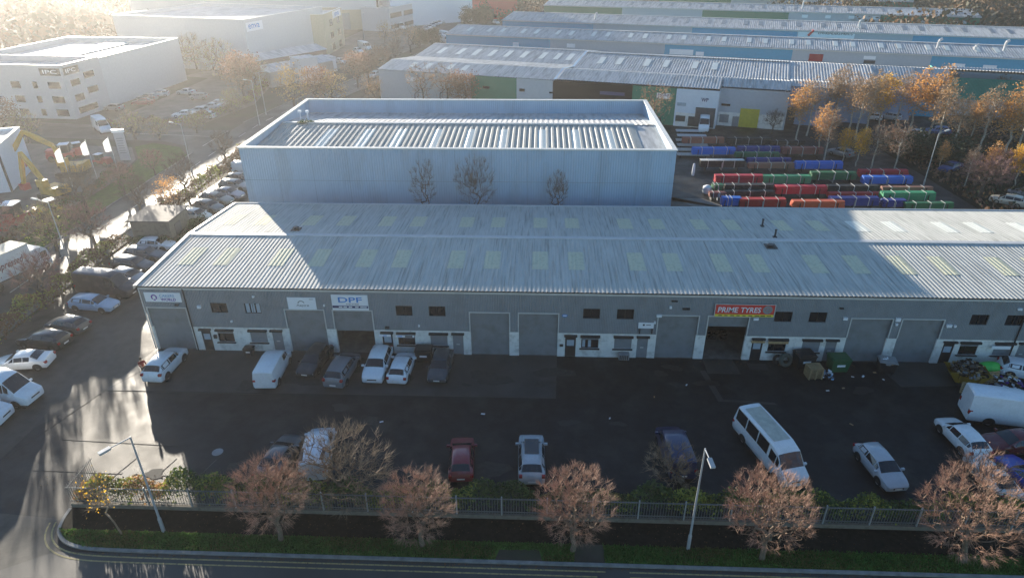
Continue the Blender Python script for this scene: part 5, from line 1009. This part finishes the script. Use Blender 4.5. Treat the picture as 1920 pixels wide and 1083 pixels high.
hedge('hedge', 'low road edge hedge by the left ends of the background terraces', [(-6,108),(0,136),(6,160),(14,190)], 2, 1.5, 4000, [M['lfb'],M['lfg'],M['lfr']], .36, 10)
def scatter(name, label, poly, n, hf, mats, ls, seed, cat):
    rg = random.Random(seed); b = MB(); xs = [p[0] for p in poly]; ys = [p[1] for p in poly]; k = 0
    while k < n:
        x = rg.uniform(min(xs), max(xs)); y = rg.uniform(min(ys), max(ys)); ins = False; j = len(poly)-1
        for i in range(len(poly)):
            if (poly[i][1] > y) != (poly[j][1] > y) and x < (poly[j][0]-poly[i][0])*(y-poly[i][1])/(poly[j][1]-poly[i][1])+poly[i][0]: ins = not ins
            j = i
        if not ins: continue
        k += 1; g = math.sin(x*.21+1)+math.sin(y*.27)+math.sin((x+y)*.11)+rg.gauss(0,.8); b.cur = 0 if g < 0 else (1 if g < 1.3 else 2)
        b.leaf((x, y, hf(x, y)*rg.random()**.5), ls*(.6+.8*rg.random()), rg)
    o = b.build(name, mats, None); tag(o, label, cat, None, 'stuff'); return o
scatter('undergrowth', 'dark brambles and fallen leaves under the birches', [(93,34),(140,26),(185,38),(190,80),(128,80),(108,76),(93,68)], 16000, lambda x, y: .5+.9*abs(math.sin(x*.3)*math.sin(y*.35)), [M['lfd'],M['lfb'],M['lfr']], .5, 11, 'undergrowth')
scatter('far_wood', 'brown and green wood beyond the farthest terraces', [(150,190),(215,165),(330,150),(420,330),(120,420),(30,330),(130,280)], 60000, lambda x, y: 7+4*math.sin(x*.13)*math.sin(y*.11), [M['fard'],M['farb'],M['lfb']], 1.3, 12, 'wood')
scatter('far_wood', 'hazy wood filling the top left corner behind the office block', [(-420,120),(-130,96),(-88,110),(-88,165),(-120,230),(-200,420),(-420,420)], 26000, lambda x, y: 8+5*math.sin(x*.1)*math.sin(y*.09), [M['fard'],M['farb'],M['farb']], 2.2, 13, 'wood')
scatter('far_wood', 'trees and gardens in the distance at the top centre', [(-5,262),(20,245),(36,262),(60,330),(10,420),(-60,420),(-10,300)], 9000, lambda x, y: 4+3*math.sin(x*.3)*math.sin(y*.2), [M['fard'],M['farb'],M['lfb']], 1.3, 14, 'wood')
def grass(poly, n, seed, label, h=.13):
    rg = random.Random(seed); b = MB(); xs = [p[0] for p in poly]; ys = [p[1] for p in poly]
    for k in range(n):
        x = rg.uniform(min(xs), max(xs)); y = rg.uniform(min(ys), max(ys))
        if x < 6.6 and y < -21.8+(6.6-x)*.5: continue
        if 31.8 < x < 34.6 and y < -21.1 or 36.5 < x < 38.3: continue
        b.cur = 0 if math.sin(x*.9)+math.sin(y*2.1+x*.3)+rg.gauss(0,.8) < .6 else 1
        a = rg.random()*6.28; l = h*(.5+rg.random()); dx, dy = math.cos(a)*.05, math.sin(a)*.05
        b.face([(x-dx,y-dy,.1),(x+dx,y+dy,.1),(x+rg.gauss(0,.04),y+rg.gauss(0,.04),.1+l)])
    o = b.build('verge_grass', [mat('grass_blades', (.075,.16,.028), .8, var=.4, trans=.2), mat('dry_grass_blades', (.11,.11,.03), .8, var=.4, trans=.2)], None); tag(o, label, 'grass', None, 'stuff')
grass([(4.2,-21.8),(80,-20.5)], 22000, 15, 'short green grass on the roadside verge')
rg = random.Random(16); b = MB()
for k in range(700):
    x = rg.uniform(4.5,80); y = rg.uniform(-20.6,-18.9); b.leaf((x,y,.12), .1, rg)
for k in range(500):
    x = rg.uniform(6,78); b.leaf((x,-22.12-abs(rg.gauss(0,.12)),.03), .1, rg)
for k in range(900):
    x = rg.uniform(0,78); y = -abs(rg.gauss(0,.5))-.1 if rg.random() < .5 else rg.uniform(-17,-15.8)+rg.gauss(0,.4); b.leaf((x,y,.02), .09, rg)
tag(b.build('fallen_leaves', M['lfb'], None), 'fallen brown leaves along the wall foot and planting bed', 'leaves', None, 'stuff')
# ------------------------------------------------------------------ railings on a low wall
F0, F1, FY = 3.95, 90.0, -18.62
t = thing('railings', 'grey steel palisade railings on a low concrete wall along the verge', 'fence', (0,0,0))
b = MB(); b.box(F0, F1, FY-.1, FY+.1, .0, .42); b.box(F0, F0+.2, FY+.1, FY+2.7, 0, .42); b.build('low_wall', M['wallc'], t)
b = MB(); b.box(F0, F1, FY-.03, FY+.03, .62, .67); b.box(F0, F1, FY-.03, FY+.03, 1.72, 1.77); b.box(F0+.08,F0+.12,FY,FY+2.7,1.72,1.77); b.box(F0+.08,F0+.12,FY,FY+2.7,.62,.67); b.build('rails', M['pale_'], t)
b = MB(); x = F0+.1
while x < F1: b.box(x, x+.028, FY-.045, FY-.033, .5, 1.88); x += .17
y = FY+.15
while y < FY+2.7: b.box(F0+.05, F0+.062, y, y+.035, .5, 1.88); y += .16
b.build('pales', M['pale_'], t)
x = F0+2.3; b = None
while x < F1: b = MB(); b.box(x, x+.08, FY-.07, FY+.03, .42, 1.95); b.build('post', M['galv'], t); x += 2.86
# ------------------------------------------------------------------ lamp posts
def lamp(label, base, h, head, armz=0, rz=None, thick=.075, door=True, group='street lamps'):
    """head = (dx, dy, dz) of the lantern from the mast top"""
    t = thing('street_lamp', label, 'street lamp', base, 0, group); b = MB()
    b.tube((0,0,0),(0,0,1.1),thick*1.5,thick*1.5,10); b.tube((0,0,1.1),(0,0,1.25),thick*1.5,thick,10); b.tube((0,0,1.25),(0,0,h),thick,thick*.6,10); b.build('mast', M['steel'], t, smooth=True)
    b = MB(); b.tube((0,0,h-.05), head[:2]+(h+head[2],), thick*.5, thick*.4, 8); b.build('arm', M['steel'], t)
    d = Vector(head).normalized(); e = Vector(head)+Vector((0,0,h)); b = MB(); q = d.to_track_quat('X', 'Z').to_matrix().to_4x4(); q.translation = e
    b.box(-.08,.55,-.13,.13,-.06,.07,q); o = b.build('lantern', M['steel'], t); b = MB(); b.box(.05,.5,-.1,.1,-.1,-.062,q); b.build('lens', M['lampg'], o)
lamp('tall lamp post on the verge at the left with its lantern over the road corner', G(307,995,.1), 7.6, (-.75,-.9,-.1))
lamp('lamp post on the verge at the right with a drooping lantern towards the road', G(1290,1028,.1), 7.9, (.1,-.75,-.12))
lamp('lamp post with a small square sign rising from the left hedge', G(137,512), 8.3, (-1.3,.2,.25))
lamp('lamp post at the junction beyond the hut', G(362,330), 8.0, (-1.3,.2,.2)); lamp('tall slim lamp post by the hazy hedge, right one of the pair', G(499,215), 8.5, (1.0,.1,.1)); lamp('tall slim lamp post by the hazy hedge, left one of the pair', G(487,235), 8.5, (-1.1,.1,.1))
lamp('lamp post standing behind the stacked steel bundles', G(1730,352), 8.0, (.9,.2,.25)); lamp('distant lamp post between the cabin and forecourt', G(683,75), 8, (.3,.8,.2)); lamp('distant lamp post behind the gabled house', G(885,38), 10, (.5,.5,.2))
p = G(137,512); t = thing('road_sign', 'small dark backed square sign strapped to the left hedge lamp post', 'sign', p+Vector((-.05,-.15,2.2))); b = MB(); b.box(-.45,.45,-.05,-.02,0,.8); b.build('panel', M['grey'], t)
# ------------------------------------------------------------------ steel section bundles in the storage yard
def bundle(col, u0, v0, u1, v1, label, h=.9, w_=1.25, strap='trim', z0=.45, tubes=7, stray=0, topcol=None):
    a = G(u0, v0+ (v1-v0), z0); c = G(u1, v1, z0); L_ = (c-a).length; rz = math.atan2(c.y-a.y, c.x-a.x)
    t = thing('steel_bundle', label, 'steel bundle', Vector((a.x, a.y, 0)), rz, 'strapped bundles of painted steel sections in the storage yard'); mt = paint(col, .6, 0., 0.)
    b = MB(); n = tubes; ww = w_/n; rg = random.Random(int(u0*7+v0))
    rows_ = max(2, int(h/.22)); hh = h/rows_
    for j in range(rows_):
        for i in range(n):
            o1, o2 = rg.uniform(0,.12), rg.uniform(0,.12); cut = .05*((i in (0, n-1)) and j == rows_-1)
            if cut: continue
            b.box(o1, L_-o2, i*ww+.012, (i+1)*ww-.012, z0+j*hh+.01, z0+(j+1)*hh)
    b.build('sections', mt, t)
    if topcol: b = MB(); b.box(.1, L_-.1, .1, w_-.1, z0+h+.003, z0+h+.03); b.build('top_sheet', M[topcol], t)
    for k in range(3 if L_ > 5 else 2):
        x = L_*(.17+.3*k)+rg.uniform(-.1,.3); b = MB(); b.box(x, x+.07, -.02, w_+.02, z0+h+.031, z0+h+.06); b.box(x, x+.07, -.035, -.005, z0-.05, z0+h+.06); b.build('strap', M['trim'], t)
    for k in range(3):
        x = L_*(.12+.36*k); b = MB(); b.box(x, x+.15, 0, w_, 0, z0-.01); b.box(x,x+.1,-.12,-.04,0,z0+h*.6+.2); b.build('rack_bearer', M['galv'] if k % 2 else M['dark'], t)
C_ = dict(rust=(.27,.09,.055), blk=(.012,.013,.016), blue=(.01,.13,.52), navy=(.012,.03,.2), grn=(.01,.12,.05), lgrn=(.03,.26,.12), crim=(.42,.012,.035), brn=(.22,.07,.06), pnk=(.25,.12,.085), org=(.55,.1,.04), red=(.42,.02,.02))
for k, u0, v0, u1, v1, l in (('rust',1280,256,1358,269,'rust brown bundle at the back left of the stacks'),('blk',1362,256,1446,271,'black bundle beside the rust brown one in the back row'),('blk',1444,263,1510,272,'low black bundle at the back right under the birches'),
  ('blue',1298,273,1379,290,'bright blue bundle at the left of the second row'),('navy',1383,274,1463,287,'navy bundle beside the left bright blue one'),('grn',1378,285,1462,295,'dark green bundle under the navy one'),('brn',1466,275,1544,289,'brown red bundle at the right end of the second row'),
  ('blk',1312,296,1396,314,'black bundle with pale top sheet in the third row'),('navy',1401,296,1484,306,'dark navy bundle behind the pinkish one'),('pnk',1403,305,1489,316,'pinkish brown low bundle in the third row'),('blue',1491,302,1580,317,'bright blue bundle at the right end of the third row'),
  ('crim',1340,325,1432,343,'crimson bundle at the left of the fourth row'),('lgrn',1430,322,1520,344,'light topped green bundle in the fourth row'),('grn',1520,318,1606,337,'dark green bundle in the fourth row'),('crim',1611,319,1703,332,'crimson bundle at the right end of the fourth row'),('blue',1618,331,1711,345,'blue bundle under the right crimson one'),
  ('grn',1336,341,1356,361,'short green bundle stub at the left of the fifth row'),('blk',1359,342,1450,361,'black bundle in the fifth row'),('crim',1453,346,1550,364,'crimson bundle in the middle of the fifth row'),('blk',1552,346,1648,363,'charcoal bundle right of the crimson one in the fifth row'),('pnk',1654,351,1750,359,'thin grey brown bundle behind the green one'),('lgrn',1653,360,1754,376,'bright green bundle at the right end of the fifth row'),
  ('blk',1360,359,1453,369,'black bundle under the fifth row, left'),('red',1553,362,1655,371,'red low bundle under the charcoal one'),('navy',1556,369,1648,386,'navy bundle on racks nearest the terrace'),('navy',1655,376,1700,388,'short navy bundle left of the nearest green one'),('grn',1697,381,1788,392,'dark green bundle nearest the terrace roof'),
  ('blue',1353,371,1390,386,'short blue bundle at the front left'),('red',1386,374,1474,388,'red bundle nearest the terrace roof'),('org',1486,378,1584,391,'orange red bundle nearest the terrace roof'),('brn',1330,361,1362,370,'short brown bundle at the left end')):
    bundle(C_[k], u0, v0, u1, v1, l, h=max(.35, min(1.05, (v1-v0)*.072)), w_=1.0 if v1-v0 < 12 else 1.25, topcol='trim' if k == 'blk' and 'pale' in l else None)
t = thing('wrapped_sack', 'white wrapped bulk sack left of the stacks near the warehouse corner', 'sack', G(1325,362)); b = MB(); b.lathe([(.001,0),(.6,.05),(.72,.5),(.65,.95),(.3,1.15),(.001,1.2)], 10); b.build('sack', M['white'], t, smooth=True); b = MB(); b.tube((.4,-.5,0),(.4,-.5,.5),.3,.25,8); b.build('yellow_cap', M['ylw'], t)
t = thing('wrapped_post', 'white wrapped upright post left of the third bundle row', 'post', G(1299,329)); b = MB(); b.lathe([(.2,0),(.25,.6),(.2,1.5),(.12,1.9),(.001,1.95)], 8); b.build('post', M['white'], t, smooth=True)
p = G(1270,262); 
for i in range(6):
    q = G(1268+(i % 2)*2, 250+i*9); t = thing('stock_rack', 'low pale rack of long sections by the warehouse side, ' + ('farthest','second farthest','third farthest','third nearest','second nearest','nearest')[i], 'rack', q, R(-3), 'pale racks along the warehouse side'); b = MB()
    for j in range(5): b.box(0, 5.2, j*.28, j*.28+.2, .3, .45)
    b.build('sections', M['wgrey'] if i < 2 else M['galv'], t); b = MB(); b.box(.4,.6,0,1.4,0,.29); b.box(4.4,4.6,0,1.4,0,.29); b.build('bearer', M['dark'], t)
# ------------------------------------------------------------------ bins, pallets, skip and rubbish along the wall
def bin4(label, p, rz, mt, lid='blackp', s=1., nm='wheeled_bin', lab=True):
    t = thing(nm, label, 'bin', p, rz); b = MB(); w0, w1, d0, d1, h = .58*s, .68*s, .42*s, .54*s, 1.15*s
    B_ = [(-w0,-d0),(w0,-d0),(w0,d0),(-w0,d0)]; T_ = [(-w1,-d1),(w1,-d1),(w1,d1),(-w1,d1)]
    for i in range(4): a, c = B_[i], B_[(i+1) % 4]; e, f = T_[(i+1) % 4], T_[i]; b.face([(*a,.14),(*c,.14),(*e,h),(*f,h)])
    b.face([(*q,.14) for q in B_[::-1]]); b.build('body', M[mt], t)
    b = MB(); b.box(-w1-.04, w1+.04, -d1-.04, d1+.04, h, h+.05); b.box(-w1+.05,w1-.05,-d1+.1,d1-.05,h+.05,h+.14); b.build('lid', M[lid], t)
    if lab: b = MB(); b.box(-.3*s,.3*s,-d0*1.15-.02,-d0*1.15+.02,.62*s,.8*s); b.build('white_label', M['white'], t)
    for x in (-w0*.8, w0*.8):
        for y in (-d0*.8, d0*.8): b = MB(); b.tube((x-.03,y,.08),(x+.03,y,.08),.08,.08,8); b.build('wheel', M['tyre'], t)
bin4('black four wheeled bin with white marks between the two office doors left of centre', Vector((24.3,-1.0,0)), 0, 'blackp', s=1.05)
bin4('small dark wheelie bin beside the exhaust centre pillar', Vector((15.7,-.75,0)), 0, 'blackp', s=.72, nm='wheelie_bin')
bin4('dark wheelie bin under the second shuttered window', Vector((8.6,-.6,0)), 0, 'blackp', s=.6, nm='wheelie_bin')
bin4('black bin behind the pallets near the tyre bay', Vector((56.9,-.9,0)), R(8), 'blackp', s=1.15)
bin4('green four wheeled bin with a white logo right of the pallets', Vector((59.6,-1.35,0)), R(4), 'greenp', 'greenp', s=1.15)
bin4('dark open bin heaped with rubbish between the eighth and ninth shutters', Vector((63.6,-1.4,0)), R(-12), 'blackp', 'grey', s=1.0, lab=False)
def pallet(label, p, n, rz=0, tilt=None):
    t = thing('pallet_stack' if n > 1 else 'pallet', label, 'pallets', p, rz)
    for k in range(n):
        b = MB(); z = k*.15
        for j in range(6): b.box(-.6,.6,-.5+j*.18,-.5+j*.18+.1,z+.11,z+.13)
        for x in (-.58,-.05,.48): b.box(x,x+.1,-.5,.5,z,z+.1)
        o = b.build('pallet_board' if n > 1 else 'boards', M['wood'], t)
    if tilt: t.rotation_euler = tilt
pallet('stack of pale wooden pallets in front of the black bin', Vector((57.3,-2.3,0)), 7, R(5)); pallet('single wooden pallet leaning by the yellow skip', Vector((69.0,-4.2,.3)), 1, 0, (R(35),0,R(-35))); pallet('upright wooden pallet frame beside the skip', Vector((71.6,-2.6,.5)), 1, 0, (R(75),0,R(10)))
t = thing('tractor_tyre', 'big worn tyre leaning on the wall by the tyre shop window', 'tyre', Vector((55.4,-.85,.62)), R(12)); t.rotation_euler = (R(72),0,R(14)); b = MB(); b.lathe([(.3,-.14),(.55,-.17),(.62,-.08),(.62,.08),(.55,.17),(.3,.14),(.3,-.14)], 20); b.build('tyre', mat('dusty_rubber', (.07,.075,.06), .9), t, smooth=True)
t = thing('tractor_tyre', 'smaller black tyre behind the big worn tyre', 'tyre', Vector((54.9,-.5,.45))); t.rotation_euler = (R(78),0,R(-6)); b = MB(); b.lathe([(.22,-.1),(.4,-.12),(.45,0),(.4,.12),(.22,.1),(.22,-.1)], 16); b.build('tyre', M['tyre'], t, smooth=True)
def rubbish(label, p, r, h, n, seed, mats, nm='rubbish_heap', z=0):
    rg = random.Random(seed); b = MB(); t = thing(nm, label, 'rubbish', p)
    for k in range(n):
        a = rg.random()*6.28; q = rg.random()**.5; x, y = math.cos(a)*q*r, math.sin(a)*q*r; zz = z+h*(1-q*q)*rg.random(); s = rg.uniform(.06,.2); b.cur = rg.randrange(len(mats))
        M4 = Matrix.Translation((x,y,zz+.04)) @ Matrix.Rotation(rg.random()*6, 4, 'Z') @ Matrix.Rotation(rg.gauss(0,.5), 4, 'X'); b.box(-s,s,-s*.6,s*.6,-.03,s*.5,M4)
    b.build('rubbish', mats, t)
rubbish('blue and white plastic rubbish bags beside the green bin', Vector((58.5,-2.2,0)), .55, .5, 40, 1, [M['white'],M['pale'],M['blackp']]); rubbish('heap of scrap on the open dark bin', Vector((63.6,-1.5,1.0)), .5, .3, 22, 2, [M['grey'],M['wood'],M['white']])
sk = G(1812,718); t = thing('skip', 'yellow builders skip heaped with earth, bags and broken boards', 'skip', Vector((69.6,-2.5,0)), R(-10), None, (.85,.85,.85)); b = MB()
for q in ([(-1.8,-.9,1.3),(-1.1,-.8,.2),(1.1,-.8,.2),(1.8,-.9,1.3)],[(1.8,.9,1.3),(1.1,.8,.2),(-1.1,.8,.2),(-1.8,.9,1.3)],[(-1.8,.9,1.3),(-1.1,.8,.2),(-1.1,-.8,.2),(-1.8,-.9,1.3)],[(1.8,-.9,1.3),(1.1,-.8,.2),(1.1,.8,.2),(1.8,.9,1.3)],[(-1.1,-.8,.2),(-1.1,.8,.2),(1.1,.8,.2),(1.1,-.8,.2)]): b.face(q)
b.box(-1.85,1.85,-.95,-.9,1.24,1.34); b.box(-1.85,1.85,.9,.95,1.24,1.34); b.build('body', M['skipy'], t)
b = MB()
for x in (-.9,.9): b = MB(); b.box(x-.05,x+.05,-1.0,-.8,.3,1.2); b.build('rib', M['skipy'], t)
rubbish('earth, sacks and board offcuts heaped in the yellow skip', Vector((69.7,-2.5,1.0)), 1.25, .9, 170, 3, [M['wood'],M['barkd'],M['mulch'],M['grey'],M['barkd'],M['mulch']])
rubbish('pile of pale boards, bags and car parts right of the skip', Vector((72.6,-2.5,0)), 1.5, .9, 130, 4, [M['grey'],M['blackp'],M['white'],M['wood'],M['purple']])
for i, (x, y, z, sx, l) in enumerate(((71.9,-1.5,.9,1.15,'bright green plastic boat shaped cover behind the scrap pile'),(75.0,-4.0,.5,1.0,'bright green plastic cover at the right edge by the white van'))):
    t = thing('green_cover', l, 'cover', Vector((x,y,z-.45)), R(8)); b = MB(); n0 = 16
    for j in range(4):
        r0, r1 = 1-j*.25, 1-(j+1)*.25
        for k in range(n0): a, c = 6.283*k/n0, 6.283*(k+1)/n0; f = lambda r, w: (math.cos(w)*r*sx, math.sin(w)*r*.5, .45*math.sqrt(max(0,1-r*r))+.3); b.face([f(r0,a),f(r0,c),f(r1,c),f(r1,a)])
    for k in range(n0): a, c = 6.283*k/n0, 6.283*(k+1)/n0; b.face([(math.cos(a)*sx,math.sin(a)*.5,0),(math.cos(c)*sx,math.sin(c)*.5,0),(math.cos(c)*sx,math.sin(c)*.5,.3),(math.cos(a)*sx,math.sin(a)*.5,.3)])
    b.build('cover', M['lime'], t, smooth=True)
p = G(1168,669); t = thing('wall_heater_box', 'small grey slatted box on the ground below the sixth window shutter', 'box', Vector((p.x,-.35,0))); b = MB(); b.box(-.45,.45,-.25,.3,.12,.65); b.build('case', M['grey'], t); b = MB()
for k in range(5): b.box(-.38+k*.16,-.3+k*.16,-.28,-.255,.18,.6)
b.build('slats', M['dark'], t)
t = thing('door_step', 'dark rubber mat in front of the tyre bay office door', 'mat', Vector((53,-1.1,0))); b = MB(); b.box(-.7,.9,-.5,.5,.014,.045); b.build('mat', M['blackp'], t)
rg = random.Random(9); k = 0
for x, y, in ((60.6,-2.3),(61.5,-2.2),(62.7,-1.6),(63.0,-2.6),(57.8,-4.3),(59.2,-3.9),(46.5,-3.9),(39.8,-8.4),(43.6,-5.6),(30.0,-8.2),(22.3,-9.4),(58.0,-8.5)):
    t = thing('litter', 'scrap of pale litter lying on the yard, '+('left of the open dark bin','close to the open dark bin','behind the open dark bin','in front of the open dark bin','in front of the pallet stack','in front of the green bin','ahead of the sixth shutter','on the dark yard below centre','in the tarmac right of the apron','on the dark yard below the fifth shutter','on the dark yard above the red hatchback','towards the minibus')[k], 'litter', Vector((x,y,0)), rg.random()*6, 'litter scraps on the yard'); k += 1
    b = MB(); s = rg.uniform(.08,.16); b.box(-s,s,-s*.5,s*.5,.014,.05,Matrix.Rotation(.2,4,'X')); b.build('scrap', M['white'] if k % 3 else M['wood'], t)
# manhole by the dark saloon
p = G(408,847); b = MB(); b.prism([(p.x+.4*math.cos(i*.5236), p.y+.4*math.sin(i*.5236)) for i in range(12)], 0, .014, sides=False); tag(b.build('manhole_cover', M['grey'], None), 'round iron manhole cover in the yard left of the dark saloon', 'manhole cover')
# ------------------------------------------------------------------ plant yard on the left
def excavator(label, p, rz, boom, s=1.):
    t = thing('excavator', label, 'excavator', p, rz, 'excavators in the plant yard', (s,s,s))
    for y in (-1.0, 1.0): b = MB(); b.box(-1.7,1.7,y-.25,y+.25,.15,.8); b.tube((-1.7,y-.25,.48),(-1.7,y+.25,.48),.33,.33,12); b.tube((1.7,y-.25,.48),(1.7,y+.25,.48),.33,.33,12); b.build('track', M['track'], t)
    b = MB(); b.box(-1.9,1.0,-1.2,1.2,.95,1.9); b.box(-2.2,-1.5,-1.15,1.15,1.0,2.1); b.build('engine_housing', M['exc'], t)
    b = MB(); b.box(0,1.3,.2,1.2,1.9,2.9); b.build('cab', M['exc'], t); b = MB(); b.box(1.31,1.33,.3,1.1,1.5,2.8); b.box(.15,1.2,.18,.195,2.0,2.8); b.build('cab_window', M['glass'], t)
    def arm(nm, a, c, w0, w1):
        a = Vector(a); c = Vector(c); d = (c-a).normalized(); n = Vector((-d.z,0,d.x)); b = MB(); m = (a+c)/2
        for y0, y1 in ((-.22,.22),):
            P = [a-n*w0*.5, m-n*w0*.75, c-n*w1*.5, c+n*w1*.5, m+n*w0*.75, a+n*w0*.5]
            b.face([(q.x,y0,q.z) for q in P]); b.face([(q.x,y1,q.z) for q in P[::-1]])
            for i in range(6): e, f = P[i], P[(i+1) % 6]; b.face([(e.x,y0,e.z),(e.x,y1,e.z),(f.x,y1,f.z),(f.x,y0,f.z)])
        b.build(nm, M['exc'], t)
    for i in range(len(boom)-1): arm('boom' if i < len(boom)-2 else 'stick', boom[i], boom[i+1], .5 if i < len(boom)-2 else .42, .4)
    e = Vector(boom[-1]); b = MB(); b.box(e.x-.55,e.x+.5,-.5,.5,e.z-.8,e.z+.05); b.build('bucket', M['excr'] if s < 1.05 else M['exc'], t)
excavator('yellow excavator with its boom bent high over the yard', G(140,330), R(188), [(.8,0,1.6),(1.6,0,4.6),(5.0,0,6.8),(8.4,0,2.6)], 1.05)
excavator('yellow excavator with its stick reaching down towards the road, in front of the other one', G(105,372), R(160), [(.8,0,1.6),(4.3,0,6.2),(6.0,0,1.4)], 1.0)
excavator('yellow excavator cut off by the left edge', G(-8,330), R(20), [(.8,0,1.6),(3.0,0,4.6),(4.6,0,2.0)], .9)
for i, (u, v, s, l, mt) in enumerate(((118,300,1.0,'dark cabbed telehandler with red bodywork behind the flags','excr'),(92,405,.8,'small orange dumper behind the lorry','exc'),(25,430,1.2,'red brown low loader trailer above the lorry','rdoor'),(150,292,.8,'bright red machine beside the telehandler','red'),(195,310,.7,'dark red roller near the flagpoles','rdoor'))):
    t = thing('yard_machine', l, 'machine', G(u, v), R(20+i*37), 'machines in the plant yard', (s,s,s)); b = MB(); b.box(-2,2,-.9,.9,.6,1.3); b.box(-1.9,-.4,-.8,.8,1.3,1.9); b.build('chassis', M[mt], t); b = MB(); b.box(.1,1.4,-.7,.7,1.3,2.6); b.build('cab', M['dark'], t); b = MB(); b.box(0,1.5,-.8,.8,2.6,2.7); b.build('cab_roof', M['white'], t)
    for x in (-1.3,1.3):
        for y in (-.95,.95): b = MB(); b.tube((x,y-.15,.5),(x,y+.15,.5),.5,.5,12); b.build('wheel', M['tyre'], t)
for i, (u, v, fu, l) in enumerate(((137,352,(118,312),'white flag on a leaning looking pole, leftmost of the three'),(183,337,(165,300),'white flag on the tallest pole, middle of the three'),(224,330,(205,282),'white flag nearest the totem sign'))):
    p = G(u, v); h = 6.2; t = thing('flagpole', l, 'flag', p, 0, 'white flags at the plant yard'); b = MB(); b.tube((0,0,0),(0,0,h),.06,.04,8); b.build('pole', M['steel'], t)
    b = MB(); n = 6
    for k in range(n):
        x0, x1 = -1.15*k/n-.05, -1.15*(k+1)/n-.05; y0, y1 = .13*math.sin(k*1.3), .13*math.sin((k+1)*1.3); dz0, dz1 = -.12*k/n, -.12*(k+1)/n; tp = lambda x: h-.1+x*.8
        b.face([(x0,y0,h-2.3+dz0),(x1,y1,h-2.3+dz1),(x1,y1,tp(x1)),(x0,y0,tp(x0))])
    b.build('flag_cloth', M['flag'], t, smooth=True)
t = thing('totem_sign', 'tall white totem sign with a bright cap at the yard entrance', 'sign', G(236,300), R(10)); b = MB(); b.box(-.75,.75,-.15,.15,0,4.6); b.build('panel', M['ipc'], t); b = MB(); b.box(-.9,.9,-.25,.25,4.6,5.1); b.build('cap', M['white'], t)
b = MB()
for k in range(7): b.box(-.5,.5,-.17,-.155,1.2+k*.4,1.32+k*.4)
b.build('lettering_lines', M['grey'], t)

# ------------------------------------------------------------------ haze
b = MB(); b.box(-420, 620, -75, 900, -1.2, 36)
hm = bpy.data.materials.new('haze_air'); hm.use_nodes = True; hn = hm.node_tree.nodes; hn.remove(hn['Principled BSDF'])
pv = hn.new('ShaderNodeVolumePrincipled'); pv.inputs['Color'].default_value = (.97,.95,.93,1); pv.inputs['Density'].default_value = .00027; pv.inputs['Anisotropy'].default_value = .66
hm.node_tree.links.new(pv.outputs[0], hn['Material Output'].inputs['Volume'])
tag(b.build('haze', hm), 'thin bright haze filling the air over the whole estate', 'haze', kind='stuff')
